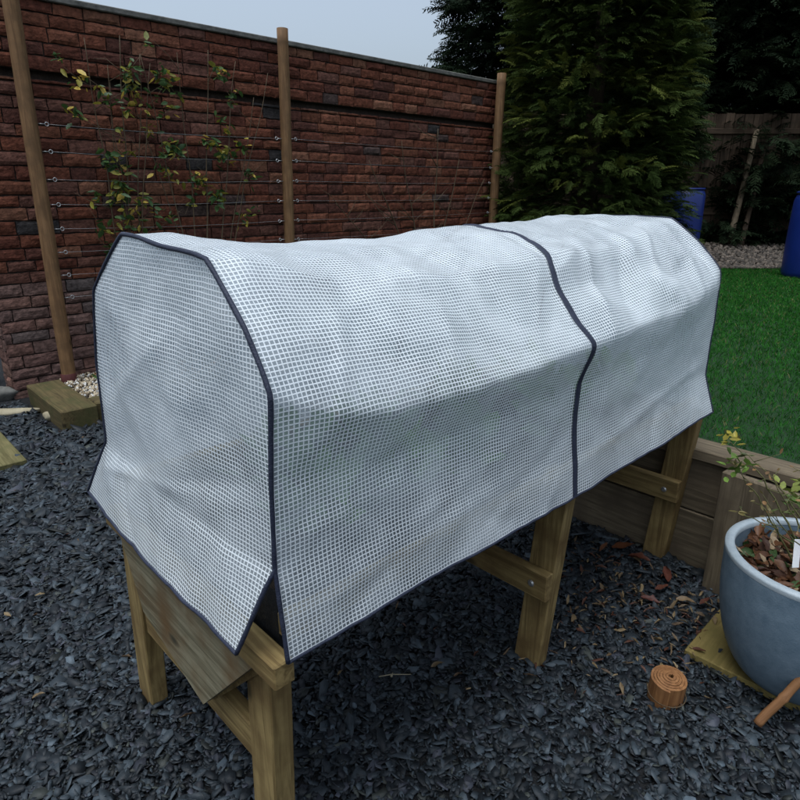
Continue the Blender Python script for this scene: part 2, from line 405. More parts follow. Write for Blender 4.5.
# ------------------------------------------------------------------ raised planter
PL = thing('raised_planter', 'wooden raised planter trough on legs standing under the white mesh cover', 'planter', O, A)
def quad_leg(u0, v0, vt, ztop):
    """leg 5 x 9 cm, front lower corner v0, front upper corner vt"""
    b = MB(); bm = bmesh.new(); bmesh.ops.create_cube(bm, size=1)
    for v in bm.verts:
        top = v.co.z > 0
        v.co = Vector((u0 + (v.co.x + .5) * .05, (vt if top else v0) + (v.co.y + .5) * .09, ztop if top else -.01))
    bmesh.ops.bevel(bm, geom=list(bm.edges), offset=.003, segments=1, affect='EDGES'); b._take(bm)
    return b
for u0 in (.022, .972, 1.872):
    quad_leg(u0, .112 if u0 > .1 else .135, .055 if u0 > .1 else .10, .655 if u0 < .1 else .70).build('leg', M['wood_z'], PL)
    quad_leg(u0, .886 if u0 > .1 else .808, .812 if u0 > .1 else .742, .655).build('leg', M['wood_z'], PL)
    b = MB(); zr = .335
    if u0 > .1: b.box((u0 - .034, .082, zr - .045), (u0 - .001, .93, zr + .045))
    else: b.box((u0 + .008, .205, zr - .045), (u0 + .042, .772, zr + .045))
    rail = b.build('cross_rail', M['wood_y'], PL)
    for vv in ((.135, .86) if u0 > .1 else ()):
        b = MB(); b.lathe([(0, 0), (.011, 0), (.011, .003), (.007, .006), (0, .006)], 12)
        bo = b.build('bolt', M['metal'], rail); bo.location = (u0 - .0335, vv, zr); bo.rotation_euler = (0, -math.pi / 2, 0)
# tapering end boards
for ua, ub in ((-.012, .010), (1.845, 1.865)):
    b = MB()
    b.prism([(.095, .638), (.345, .372), (.645, .452), (.735, .638)], ua, ub, lambda a, z, d: (d, a, z)); b.build('end_panel', M['panel'], PL)
    b = MB(); b.box((ua - .008, .012 if ua < 1 else .075, .640), (ub + .012, .80, .690)); b.build('end_rail', M['wood_y'], PL)
for va, vb, vt0, vt1 in ((.34, .36, .075, .095), (.40, .42, .755, .775)):
    b = MB(); b.prism([(va, .372), (vb, .372), (vt1, .636), (vt0, .636)], .012, 1.843, lambda a, z, d: (d, a, z)); b.build('side_panel', M['wood_x'], PL)
for v0, v1 in ((.032, .066), (.80, .835)):
    b = MB(); b.box((.026, v0, .704), (1.77, v1, .752)); b.build('side_rail', M['wood_x'], PL)
b = MB(); b.box((.022, .36, .36), (1.84, .40, .372)); b.build('floor_board', M['wood_x'], PL)
# black liner standing up inside the rails
b = MB()
prof = [(.345, .39), (.052, .63), (.052, .79), (.058, .79)]
vs = [(.030, .070, .63), (.030, .79, .63), (.030, .79, .712), (.030, .36, .715), (.030, .17, .775), (.030, .070, .79),
      (1.79, .070, .63), (1.79, .79, .63), (1.79, .79, .712), (1.79, .070, .712), (.28, .070, .715), (.16, .070, .775)]
b.add(vs, [(0, 5, 4, 3, 2, 1), (6, 7, 8, 9), (0, 6, 9, 10, 11, 5), (1, 2, 8, 7), (0, 1, 7, 6)]); b.build('liner', M['liner'], PL)
nx, ny = 60, 22
vs = [(.034 + 1.75 * i / nx, .074 + .71 * j / ny, .690 + .02 * noise.noise((i * .35, j * .35, 1))) for i in range(nx + 1) for j in range(ny + 1)]
fs = [(i * (ny + 1) + j, (i + 1) * (ny + 1) + j, (i + 1) * (ny + 1) + j + 1, i * (ny + 1) + j + 1) for i in range(nx) for j in range(ny)]
obj('soil', mesh('soil', vs, fs, True), M['soil'], PL)
# leafy crop under the film
n = 700
cc = np.array([(.24, .22), (.34, .45), (.46, .22), (.62, .5), (.72, .22), (1.0, .5), (1.15, .22), (1.4, .5), (1.45, .22)])
ci = rng.integers(0, len(cc), n)
d = np.stack([rng.normal(0, 1, n), rng.normal(0, 1, n), rng.uniform(.3, 1.8, n)], 1)
dn = d / np.linalg.norm(d, axis=1, keepdims=True)
T = np.concatenate([cc[ci], np.full((n, 1), .76)], 1) + dn * np.array([1, .5, 1]) * rng.uniform(0, .15, n)[:, None]
kk = (T[:, 1] > .125) & (T[:, 0] > .16); T = T[kk]; d = d[kk]; n = len(T)
T[:, 1] = np.maximum(T[:, 1], .13); d[:, 1] = np.where(T[:, 1] < .2, np.abs(d[:, 1]), d[:, 1])
c = lerpc((.05, .14, .02), (.12, .26, .04), rng.random(n))
o = inst_mesh('leafy_crop', [LEAF], np.zeros(n, int), frame_from(d, rng.normal(0, .5, n)) * rng.uniform(.05, .1, n)[:, None, None], T, c, M['leaf'])
o.location = O; o.rotation_euler = (0, 0, A)
tag(o, 'green leafy crop showing faintly through the translucent mesh cover', 'plants', kind='stuff')

# ------------------------------------------------------------------ mesh cover
ST = {
 0.0:  [(-.003,.700),(.017,.870),(.010,1.03),(-.006,1.172),(.051,1.261),(.150,1.356),(.30,1.365),(.475,1.376),(.675,1.252),(.735,1.08),(.757,.88),(.895,.70)],
 .10:  [(-.001,.699),(.018,.870),(.018,1.01),(-.006,1.125),(.046,1.228),(.152,1.342),(.30,1.362),(.480,1.372),(.675,1.250),(.735,1.08),(.757,.88),(.89,.70)],
 .25:  [(.000,.697),(.020,.870),(.028,.985),(-.008,1.092),(.052,1.200),(.158,1.300),(.30,1.340),(.465,1.350),(.665,1.235),(.730,1.07),(.755,.88),(.88,.70)],
 .55:  [(.003,.690),(.024,.870),(.028,.985),(-.006,1.084),(.066,1.178),(.168,1.283),(.31,1.332),(.465,1.342),(.66,1.23),(.728,1.07),(.755,.88),(.87,.70)],
 .915: [(.008,.679),(.026,.870),(.026,.99),(-.004,1.097),(.106,1.220),(.164,1.294),(.30,1.343),(.470,1.360),(.66,1.24),(.730,1.07),(.755,.88),(.87,.70)],
 1.2:  [(.004,.686),(.024,.866),(.022,1.00),(.000,1.110),(.092,1.215),(.172,1.298),(.31,1.343),(.480,1.361),(.66,1.24),(.730,1.07),(.755,.88),(.87,.70)],
 1.5:  [(-.002,.695),(.032,.858),(.026,1.00),(.006,1.128),(.080,1.232),(.184,1.325),(.33,1.360),(.500,1.369),(.66,1.24),(.730,1.07),(.755,.88),(.87,.70)],
 1.8:  [(-.010,.707),(.037,.838),(.036,1.03),(.046,1.198),(.130,1.290),(.230,1.364),(.38,1.366),(.528,1.366),(.66,1.25),(.730,1.08),(.755,.88),(.88,.70)],
}
us = np.array(sorted(ST)); CP = np.array([ST[k] for k in sorted(ST)])
def hermite(xs, Y, x):
    i = np.clip(np.searchsorted(xs, x) - 1, 0, len(xs) - 2)
    m = np.zeros_like(Y); m[1:-1] = (Y[2:] - Y[:-2]) / (xs[2:] - xs[:-2]).reshape((-1,) + (1,) * (Y.ndim - 1))
    m[0] = (Y[1] - Y[0]) / (xs[1] - xs[0]); m[-1] = (Y[-1] - Y[-2]) / (xs[-1] - xs[-2])
    h = xs[i + 1] - xs[i]; t = (x - xs[i]) / h
    sh = (-1,) + (1,) * (Y.ndim - 1)
    t = t.reshape(sh); h = h.reshape(sh)
    return (2*t**3-3*t**2+1)*Y[i] + (t**3-2*t**2+t)*h*m[i] + (-2*t**3+3*t**2)*Y[i+1] + (t**3-t**2)*h*m[i+1]
NU, NS = 230, 170
ug = np.linspace(0, 1.8, NU + 1)
cps = hermite(us, CP, ug)                       # NU+1, 12, 2
sec = np.zeros((NU + 1, NS + 1, 2)); arc = np.zeros((NU + 1, NS + 1))
kn0 = np.concatenate([[0], np.cumsum(np.linalg.norm(np.diff(CP.mean(0), axis=0), axis=1))]); kn0 /= kn0[-1]
sg = np.linspace(0, 1, NS + 1)
for i in range(NU + 1):
    sm = hermite(kn0, cps[i], sg)
    ln = np.stack([np.interp(sg, kn0, cps[i][:, k]) for k in range(2)], 1)
    q_ = .50 if 0 < i < NU else .3; q_ = .3 + .0 * min(1, min(ug[i], 1.8 - ug[i]) / .12); sec[i] = q_ * sm + (1 - q_) * ln
    arc[i, 1:] = np.cumsum(np.linalg.norm(np.diff(sec[i], axis=0), axis=1))
# normals of the section, for wrinkles
tan = np.gradient(sec, axis=1); tan /= np.linalg.norm(tan, axis=2, keepdims=True)
nor = np.stack([-tan[..., 1], tan[..., 0]], -1)
P = np.zeros((NU + 1, NS + 1, 3)); P[..., 0] = ug[:, None]; P[..., 1:] = sec
def fold(x, y, x0, y0, ang, wdt, ln, amp):
    c_, s_ = math.cos(ang), math.sin(ang); a = (x - x0) * c_ + (y - y0) * s_; b_ = -(x - x0) * s_ + (y - y0) * c_
    return amp * math.exp(-math.sqrt((b_ / wdt) ** 2 + .03) - (a / ln) ** 2)
def facet(x, y, sp, seed):
    """flat triangular facets: random heights on a jittered triangle lattice, joined linearly"""
    x += sp * .25 * noise.noise((x / sp * .45, y / sp * .45, seed + .3)); y += sp * .25 * noise.noise((x / sp * .45, y / sp * .45, seed + 9.3))
    b_ = y / (sp * .866); a = x / sp - b_ * .5; ia, ib = math.floor(a), math.floor(b_); fa, fb = a - ia, b_ - ib
    h = lambda p, q: math.sin(p * 127.1 + q * 311.7 + seed * 74.7) * 43758.5453 % 1.0 - .5
    if fa + fb < 1: return h(ia, ib) * (1 - fa - fb) + h(ia + 1, ib) * fa + h(ia, ib + 1) * fb
    return h(ia + 1, ib + 1) * (fa + fb - 1) + h(ia + 1, ib) * (1 - fb) + h(ia, ib + 1) * (1 - fa)
folds = [  # u, arc, angle, half width, half length, height
 (.16, .50, 1.15, .018, .16, .007), (.30, .62, .35, .022, .22, .008), (.55, .60, -.15, .03, .25, -.008), (.80, .56, .9, .018, .12, .007),
 (1.08, .58, 1.15, .028, .17, .017), (1.28, .62, .95, .035, .19, -.020), (1.47, .66, .9, .028, .18, .020), (1.66, .62, 1.2, .026, .16, .016), (1.38, .74, 1.3, .03, .12, .014), (1.20, .70, .2, .025, .12, -.012), (1.56, .56, .25, .02, .12, -.012), (1.0, .66, .35, .02, .10, .010), (1.42, .50, .5, .02, .13, .008),
 (1.73, .56, 1.35, .012, .12, -.009), (.12, .22, .10, .02, .18, .006), (.42, .16, .25, .022, .25, .007), (.70, .12, .35, .018, .2, -.006), (1.25, .13, .12, .018, .3, .010),
 (1.55, .17, .08, .016, .25, .008), (1.62, .30, 1.2, .018, .12, -.007), (1.05, .25, 1.4, .02, .12, .005), (.28, .34, .5, .02, .15, .005), (.35, .10, .12, .02, .22, .008),
 (.5, .8, .1, .03, .3, .006), (.9, .75, .2, .025, .2, -.007), (1.2, .78, .6, .025, .2, .009), (1.5, .8, .3, .02, .18, -.007), (.2, .05, .4, .02, .1, -.006), (.8, .04, .9, .02, .08, .007), (1.35, .05, 1.2, .02, .08, -.007)]
for i in range(NU + 1):
    x = ug[i]; eu = min(1, min(x, 1.8 - x) / .05)
    sm = min(1, abs(x - .915) / .03) * .6 + .4
    for j in range(NS + 1):
        y = arc[i, j]
        dsp = .007 * noise.noise((x * 4, y * 5, 3.1)) + .0035 * noise.noise((x * 13 + y * 6, y * 12 - x * 5, 7.7)) + .0010 * noise.noise((x * 34, y * 30, 1.7))
        kf = .20 + .80 * min(1, max(0, (y - .36) / .10)); kf *= 1 - .6 * min(1, max(0, (y - .82) / .1))
        far = .75 + .6 * min(1, max(0, (x - .9) / .2))
        dsp += kf * far * (facet(x, y, .17, 1) * .030 + facet(x * .8 + y * .6, y * .8 - x * .6, .085, 2) * .0125) + facet(x * .6 - y * .8, y * .6 + x * .8, .045, 3) * .0028
        for f in folds: dsp += .8 * fold(x, y, *f)
        dsp *= (.25 + .75 * eu) * sm
        P[i, j, 1] += nor[i, j, 0] * dsp; P[i, j, 2] += nor[i, j, 1] * dsp
def grid_mesh(name, P, UVs):
    a, b_ = P.shape[:2]
    fs = [(i * b_ + j, (i + 1) * b_ + j, (i + 1) * b_ + j + 1, i * b_ + j + 1) for i in range(a - 1) for j in range(b_ - 1)]
    me = mesh(name, P.reshape(-1, 3), fs, True)
    ul = me.uv_layers.new(name='UVMap'); vi = np.empty(len(me.loops), np.int32); me.loops.foreach_get('vertex_index', vi)
    ul.data.foreach_set('uv', UVs.reshape(-1, 2)[vi].astype(np.float32).reshape(-1)); return me
CV = thing('tunnel_cover', 'white translucent reinforced mesh grow tunnel cover with navy taped edges draped over the planter', 'cover', O, A)
UVs = np.stack([np.repeat(ug[:, None], NS + 1, 1), arc], -1)
obj('main_sheet', grid_mesh('main_sheet', P, UVs), M['cover'], CV)
# end flaps
def end_flap(pr, u0, sgn):
    jt = int(np.argmax(pr[:, 1])); f, bk = pr[:jt + 1], pr[jt:][::-1]
    NR, NC = 110, 70
    zt = pr[jt, 1]; zs = .70 + (zt - .70) * (1 - (1 - np.linspace(0, 1, NR + 1)) ** 1.6)
    G = np.zeros((NR + 1, NC + 1, 3)); UVg = np.zeros((NR + 1, NC + 1, 2))
    fz = np.maximum.accumulate(f[:, 1]); bz = np.maximum.accumulate(bk[:, 1])
    for r, z in enumerate(zs):
        va = np.interp(z, fz, f[:, 0]); vb = np.interp(z, bz, bk[:, 0])
        k = max(0, (.87 - z) / .17)
        if z < .87 and sgn > 0: va = .017 + .060 * k
        if sgn < 0: va += .004
        for q in range(NC + 1):
            s_ = q / NC; v = va + (vb - va) * s_
            edge = min(1, min(s_, 1 - s_) / .08) * min(1, (zt - z) / .05 + .05)
            if z < .8: edge = max(edge, .5)
            dd = .006 * noise.noise((v * 5, z * 5, 9.1)) + .004 * noise.noise((v * 11 + z * 8, z * 9 - v * 5, 2.2)) + .001 * noise.noise((v * 30, z * 30, 4))
            dd += (facet(v, z, .16, 5) * .009 + facet(v * .8 + z * .6, z * .8 - v * .6, .08, 6) * .005); dd += .5 * fold(v, z, .45, 1.13, -.55, .022, .22, .012) + fold(v, z, .25, .95, -.3, .03, .2, -.008) + fold(v, z, .55, .86, -.2, .02, .25, .010) + fold(v, z, .6, .78, .9, .02, .1, -.008)
            uu = u0 - sgn * ((1 if sgn > 0 else .0) * (.05 * (1 - s_) + .025 * s_) * k ** .8 + dd * edge * (1 if sgn > 0 else .3) + .010 * math.sin(math.pi * s_) * min(1, (zt - z) / .2))
            G[r, q] = (uu, v, z); UVg[r, q] = (v, z)
    return G, UVg
piping_near = P[0]; 
G0, U0 = end_flap(P[0][:, 1:], 0.0, 1); obj('end_flap', grid_mesh('end_flap', G0, U0), M['cover'], CV)
G1, U1 = end_flap(P[-1][:, 1:], 1.8, -1); obj('end_flap', grid_mesh('end_flap', G1, U1), M['cover'], CV)
def strip(name, pts, wdt, th, normals=None, mat='binding'):
    b = MB(); b.tube(pts, [wdt * (1 + .15 * noise.noise((i * .3, 0, wdt * 99))) for i in range(len(pts))], 8); return b.build(name, M[mat], CV, True)
strip('arch_binding', [p for p in P[0]], .0042, 0)
strip('arch_binding', [p for p in P[-1]], .0036, 0)
strip('hem_binding', [P[i, 0] for i in range(0, NU + 1, 2)], .0032, 0)
strip('hem_binding', [P[i, -1] for i in range(0, NU + 1, 2)], .0032, 0)
for G, j in ((G0, 0), (G1, 0)):
    strip('flap_binding', [G[0, q] for q in range(0, G.shape[1])], .0042, 0)
    kk = [r for r in range(G.shape[0]) if G[r, 0, 2] < .90][::-1]
    strip('flap_binding', [G[r, 0] for r in kk], .0042, 0)
    kk = [r for r in range(G.shape[0]) if G[r, 0, 2] < .90][::-1]
    strip('flap_binding', [G[r, -1] for r in kk], .0042, 0)
iz = int(round(.915 / 1.8 * NU))
b = MB()   # flat zip tape with a raised coil down the middle
def seam_pt(j):
    t = min(1, max(0, (arc[iz, j] - .58) / .26)); f = iz + .055 * t * t * (3 - 2 * t) / 1.8 * NU - .012 * math.exp(-((arc[iz, j] - .50) / .06) ** 2) / 1.8 * NU
    k = int(f); return Vector(P[k, j]).lerp(Vector(P[k + 1, j]), f - k)
pz = [seam_pt(j) for j in range(NS + 1)]
for j in range(NS + 1):
    nn = Vector((0, nor[iz, j, 0], nor[iz, j, 1])); q = pz[j]
    wv = .0115 + .001 * noise.noise((j * .2, 3, 3))
    b.v += [tuple(q + Vector((-wv, 0, 0)) + nn * .0015), tuple(q + Vector((-.003, 0, 0)) + nn * .0045), tuple(q + Vector((.003, 0, 0)) + nn * .0045), tuple(q + Vector((wv, 0, 0)) + nn * .0015)]
for j in range(NS):
    for k in range(3): b.f.append((4 * j + k, 4 * j + k + 1, 4 * j + 5 + k, 4 * j + 4 + k))
b.build('zip', M['binding'], CV, True)

# ------------------------------------------------------------------ brick wall
WV = 4.36           # front plane of the wall in v
BW = thing('brick_wall', 'rough reddish brown brick wall behind the timber posts with a dark ledge line near its top', 'wall', W(.5, WV), A)
def bricks(name, u0, u1, z0, z1, yoff, ch=.0875, bl=.235, parent=BW, side=False, seed=1):
    rg = np.random.default_rng(seed)
    V = []; F = []; Cc = []
    row = 0; z = z0
    pal = np.array([(0.112, 0.03808, 0.0224), (0.0924, 0.03136, 0.02016), (0.1316, 0.04928, 0.02912), (0.0784, 0.0308, 0.0224), (0.1064, 0.0476, 0.03472), (0.0588, 0.0392, 0.03472), (0.03472, 0.0308, 0.03024), (0.1456, 0.0644, 0.0392)])
    pw = np.array([.24, .22, .15, .15, .13, .04, .016, .05]); pw /= pw.sum()
    while z < z1 - .02:
        h = min(ch * rg.uniform(.86, 1.12), z1 - z); u = u0 - (bl * .5 if row % 2 else 0) * rg.uniform(.7, 1.2)
        while u < u1:
            l = bl * rg.uniform(.72, 1.25)
            a, e = max(u, u0), min(u + l, u1); u += l
            if e - a < .03: continue
            if u1 - e < .04: e = u1; u = u1
            col = pal[rg.choice(len(pal), p=pw)] * rg.uniform(.84, 1.14)
            if z < .8 and a < 1.1: col = col * .62 + np.array([.16, .125, .115]) * .38
            nx_, nz_ = 6, 4; k = len(V); dep = rg.normal(0, .006)
            for iz_ in range(nz_ + 1):
                for ix in range(nx_ + 1):
                    s_, t_ = ix / nx_, iz_ / nz_
                    edge = (ix in (0, nx_)) or (iz_ in (0, nz_))
                    x = a + .004 + (e - a - .008) * s_; zz = z + .005 + (h - .010) * t_
                    if edge: x += rg.uniform(-.003, .003); zz += rg.uniform(-.0035, .0035)
                    y = yoff - (0.004 if edge else .009 + dep * .6) - .006 * noise.noise((x * 14, zz * 18, seed)) - (0 if edge else rg.uniform(0, .0018))
                    V.append((x - .5, y, zz))
            for iz_ in range(nz_):
                for ix in range(nx_):
                    q = k + iz_ * (nx_ + 1) + ix; F.append((q, q + 1, q + nx_ + 2, q + nx_ + 1))
            # sides back into the mortar
            rim = [k + i for i in range(nx_ + 1)] + [k + j * (nx_ + 1) + nx_ for j in range(1, nz_ + 1)] + [k + nz_ * (nx_ + 1) + i for i in range(nx_ - 1, -1, -1)] + [k + j * (nx_ + 1) for j in range(nz_ - 1, 0, -1)]
            kb = len(V)
            for r_ in rim: V.append((V[r_][0], yoff + .012, V[r_][2]))
            for q in range(len(rim)): F.append((rim[(q + 1) % len(rim)], rim[q], kb + q, kb + (q + 1) % len(rim)))
            Cc += [col] * (len(V) - k)
        z += h; row += 1
    me = mesh(name, V, F); at = me.attributes.new('col', 'FLOAT_COLOR', 'POINT')
    at.data.foreach_set('color', np.concatenate([np.array(Cc), np.ones((len(Cc), 1))], 1).astype(np.float32).reshape(-1))
    return obj(name, me, M['brick'], parent)
bricks('brickwork', .50, 6.02, -.02, 2.185, 0, seed=3)
bricks('upper_brickwork', .50, 6.02, 2.235, 2.66, -.018, seed=5)
b = MB(); b.box((0, .010, -.05), (5.52, .20, 2.185), 0); b.box((0, .045, 2.185), (5.52, .20, 2.235), 0); b.box((0, -.010, 2.235), (5.52, .20, 2.655), 0)
b.build('mortar_core', M['mortar'], BW)
b = MB(); b.box((-.02, -.045, 2.66), (5.54, .23, 2.70), .006); b.build('coping', M['stone'], BW)
# return face of the pier at the left end
o = bricks('pier_side', .50, .72, -.02, 2.66, 0, bl=.22, seed=9); o.rotation_euler = (0, 0, -math.pi / 2); o.location = (.0, .215, 0)

# dark timber panel beyond the left end of the wall
LF = thing('fence_panel', 'dark timber fence panel at the far left beyond the brick pier', 'fence', W(-1.9, 4.9), A)
b = MB()
for i in range(16): b.box((i * .15, random.uniform(-.004, .004), .02), (i * .15 + .144, .022, 1.9), .002)
b.build('boards', M['fence_z'], LF)
for x in (.02, 2.32):
    b = MB(); b.box((x, .03, 0), (x + .09, .12, 1.95)); b.build('post', M['fence_z'], LF)

# ------------------------------------------------------------------ round posts and training wires
PV = 4.20
def post(u, zb, r, lean_u, label, foot=False, h=2.75):
    t = thing('timber_post', label, 'post', W(u, PV, 0), A, 'round timber posts along the brick wall')
    b = MB(); K = 26; pts = []
    for i in range(K + 1):
        z = -.05 + (h + .05) * i / K; pts.append((lean_u * z + .004 * noise.noise((z * 2, u, 0)), .003 * noise.noise((u, z * 2, 5)), z))
    b.tube(pts, [r * (1 + .03 * noise.noise((z[2] * 3, u, 9))) for z in pts], 20); b.build('shaft', M['post'], t, True)
    if foot:
        b = MB(); b.lathe([(r + .001, .02), (r + .004, .022), (r + .004, .165), (r + .001, .17)], 20); b.build('foot_collar', M['postfoot'], t, True)
    return t
post(.838, 0, .049, .018, 'round timber post with a dark red foot standing in the gravel bed', True)
post(2.845, 0, .047, .026, 'round timber post in the middle of the wall rising behind the cover')
post(5.82, 0, .052, .028, 'round timber post at the right end of the wall beside the conifer')
ords = ['topmost', 'second from the top', 'third from the top', 'fourth from the top', 'fifth from the top', 'sixth from the top', 'seventh from the top', 'lowest']
def wire(u0, u1, z0, z1, label, group, lean0, lean1):
    t = thing('training_wire', label, 'wire', W(u0, PV, 0), A, group)
    b = MB(); pts = []
    for i in range(25):
        s_ = i / 24; pts.append(((u1 - u0) * s_, 0, z0 + (z1 - z0) * s_ - .012 * math.sin(math.pi * s_) + .002 * noise.noise((s_ * 20, z0, 0))))
    b.tube(pts, .0010, 5); b.build('strand', M['metal'], t, True)
    for s_, x0, z in ((1, 0, z0), (-1, u1 - u0, z1)):
        b = MB(); ring = [(x0 + .012 * s_ * math.cos(a), 0, z + .012 * math.sin(a)) for a in np.linspace(0, 2 * math.pi, 15)]
        b.tube(ring, .003, 6, cap=False); b.tube([(x0 - .055 * s_, 0, z), (x0 - .012 * s_, 0, z)], .0032, 6)
        b.build('screw_eye', M['metal'], t, True)
zl = [1.888, 1.715, 1.535, 1.37, 1.206, 1.045, .885, .725]
zrr = [1.895, 1.715, 1.545, 1.38, 1.206, 1.045, .885, .725]
for i, (a_, b_) in enumerate(zip(zl, zrr)):
    wire(.838 + .018 * a_ + .105, 2.845 + .026 * b_ - .10, a_, b_, 'thin galvanised wire between the left and middle posts, ' + ords[i] + (' of its eight' if i < 7 else ''), 'training wires left of the middle post', 0, 0)
for i, z in enumerate([1.90, 1.72, 1.55, 1.38, 1.21, 1.04]):
    wire(2.845 + .026 * z + .10, 5.82 + .028 * z - .11, z, z + .01, 'thin galvanised wire between the middle and right posts, ' + (ords[i] if i < 5 else 'lowest'), 'training wires right of the middle post', 0, 0)

# ------------------------------------------------------------------ climbers on the wires
def climber(name, label, cat, u, v, stems, nleaf, leafcols, lsz, bare=False, seed=0, zr=(.2, 2.5)):
    rg = np.random.default_rng(seed); t = thing(name, label, cat, W(u, v, 0), A)
    b = MB(); tips = []
    for (du, zt, r) in stems:
        K = 22; pts = []
        x0 = rg.normal(0, .03)
        for i in range(K + 1):
            s_ = i / K; pts.append((x0 + du * s_ ** 1.15 + .03 * noise.noise((s_ * 4, du * 7, seed)), .03 * noise.noise((s_ * 4, du * 3, seed + 5)), zt * s_))
        b.tube(pts, [r * (1 - .75 * i / K) + .0007 for i in range(K + 1)], 6)
        for q in range(int(rg.integers(5, 9))):
            i = int(rg.integers(5, K)); p0 = Vector(pts[i]); sd_ = rg.choice([-1, 1]); ln = rg.uniform(.12, .42)
            e = p0 + Vector((sd_ * ln * rg.uniform(.5, 1), rg.normal(0, .02), ln * rg.uniform(.2, .9)))
            mid = (p0 + e) / 2 + Vector((rg.normal(0, .02), rg.normal(0, .01), rg.normal(0, .02)))
            b.tube([p0, mid, e], [r * .45, r * .33, .0008], 5); tips += [p0.lerp(mid, .6), mid, e, mid.lerp(e, .5)]
    b.build('stem', M['twig'], t, True)
    if nleaf:
        tips = np.array([tuple(p) for p in tips]); tips = tips[(tips[:, 2] > zr[0]) & (tips[:, 2] < zr[1])]
        cl = rg.choice(len(tips), max(8, nleaf // 6)); ci = cl[rg.integers(0, len(cl), nleaf)]
        T = tips[ci] + rg.normal(0, 1, (nleaf, 3)) * np.array([.028, .018, .03])
        d = np.stack([rg.normal(0, 1, nleaf), rg.normal(-.4, .5, nleaf), rg.normal(-.35, .6, nleaf)], 1)
        k = rg.random(nleaf); c = np.zeros((nleaf, 3)); cum = 0
        for fr, a_, e_ in leafcols:
            mk = (k >= cum) & (k < cum + fr); c[mk] = lerpc(a_, e_, rg.random(mk.sum())); cum += fr
        o = inst_mesh('foliage', [LEAF, CURL], rg.integers(0, 2, nleaf), frame_from(d, rg.normal(0, .8, nleaf)) * (lsz * rg.uniform(.6, 1.25, nleaf))[:, None, None], T, c, M['leaf'], t)
    return t
gy = [(.58, (.025, .06, .018), (.06, .12, .03)), (.30, (.14, .15, .025), (.30, .26, .04)), (.12, (.42, .30, .05), (.55, .40, .08))]
climber('climbing_plant', 'leafy climber with green and yellow leaves on the wires beside the left post', 'climber', 1.35, 4.20,
        [(-.05, 2.45, .007), (.18, 2.5, .008), (.05, 2.3, .006), (.4, 2.35,   .006), (.10, 2.2, .005), (.3, 2.4, .006)], 430, gy, .064, seed=11, zr=(.7, 2.5))
climber('climbing_plant', 'thin stemmed climber with many yellowing leaves on the wires left of the middle post', 'climber', 2.02, 4.21,
        [(.42, 2.45, .007), (-.3, 2.4, .007), (.25, 2.5, .008), (.55, 2.2, .006), (0, 2.45, .006), (.7, 2.4, .006), (-.5, 2.3, .005)], 540, gy, .064, seed=23, zr=(.7, 2.5))
climber('bare_shrub', 'bare branching shrub trained on the wall between middle and right posts', 'shrub', 4.75, 4.19,
        [(-.9, 1.75, .011), (-.45, 1.95, .010), (.5, 1.8, .010), (.05, 2.1, .012), (-1.3, 1.35, .008), (.9, 1.6, .008)], 0, gy, .05, seed=31)

# ------------------------------------------------------------------ gravel bed with sleepers
def block(name, label, cat, u0, u1, v0, v1, z0, z1, mat, group=None, bev=.008, jit=.004):
    o_ = W((u0 + u1) / 2, (v0 + v1) / 2, z0); b = MB()
    b.box((-(u1 - u0) / 2, -(v1 - v0) / 2, 0), ((u1 - u0) / 2, (v1 - v0) / 2, z1 - z0), bev, None, jit)
    o = b.build(name, mat); o.location = o_; o.rotation_euler = (0, 0, A)
    return tag(o, label, cat, group)
block('timber_sleeper', 'weathered timber sleeper end on at the corner of the gravel bed by the brick pier', 'sleeper', .545, .765, 3.375, 4.16, -.01, .145, M['sleeper_y'], 'sleepers edging the gravel bed')
block('timber_sleeper', 'mossy timber sleeper along the front of the gravel bed, half hidden by the cover', 'sleeper', .772, 2.9, 3.43, 3.60, -.01, .135, M['sleeper_x'], 'sleepers edging the gravel bed')
b = MB(); b.box((0, 0, 0), (2.15, .66, .09), 0); o = b.build('bed_soil', M['soil']); o.location = W(.77, 3.60, 0); o.rotation_euler = (0, 0, A); structure(o); o.name = 'soil_bed'
def pebble(seed, sub=1):
    bm = bmesh.new(); bmesh.ops.create_icosphere(bm, subdivisions=sub, radius=1); rg = np.random.default_rng(seed)
    s_ = rg.uniform(.7, 1.2, 3)
    for v in bm.verts: v.co = Vector((v.co.x * s_[0], v.co.y * s_[1], v.co.z * s_[2] * .7)) * (1 + .25 * noise.noise(v.co * 1.3 + Vector((seed, 0, 0))))
    bm.verts.index_update(); r = (np.array([tuple(v.co) for v in bm.verts]), [[v.index for v in f.verts] for f in bm.faces]); bm.free(); return r
pebs = [pebble(i) for i in range(6)]
n = 3600
T = np.stack([rng.uniform(.79, 2.0, n), rng.uniform(3.62, 4.30, n), rng.uniform(.09, .118, n)], 1)
T = np.array([tuple(W(*p)) for p in T])
k = rng.random(n); c = lerpc((.22, .17, .11), (.45, .38, .27), rng.random(n)); c[k < .25] = lerpc((.35, .35, .33), (.6, .58, .54), rng.random((k < .25).sum())); c[k > .85] = lerpc((.06, .045, .03), (.14, .1, .06), rng.random((k > .85).sum()))
tag(inst_mesh('gravel', pebs, rng.integers(0, 6, n), rot_euler(rng.uniform(0, 3, n), rng.uniform(0, 3, n), rng.uniform(0, 6, n)) * rng.uniform(.006, .016, n)[:, None, None], T, c, M['gravel']),
    'pale buff gravel filling the bed at the foot of the left post', 'gravel', kind='stuff')
n = 90
T = np.array([tuple(W(rng.uniform(.95, 1.9), rng.uniform(3.62, 4.25), rng.uniform(.12, .15))) for _ in range(n)])
c = lerpc((.22, .09, .03), (.42, .20, .06), rng.random(n)); c[::4] = (.07, .12, .03)
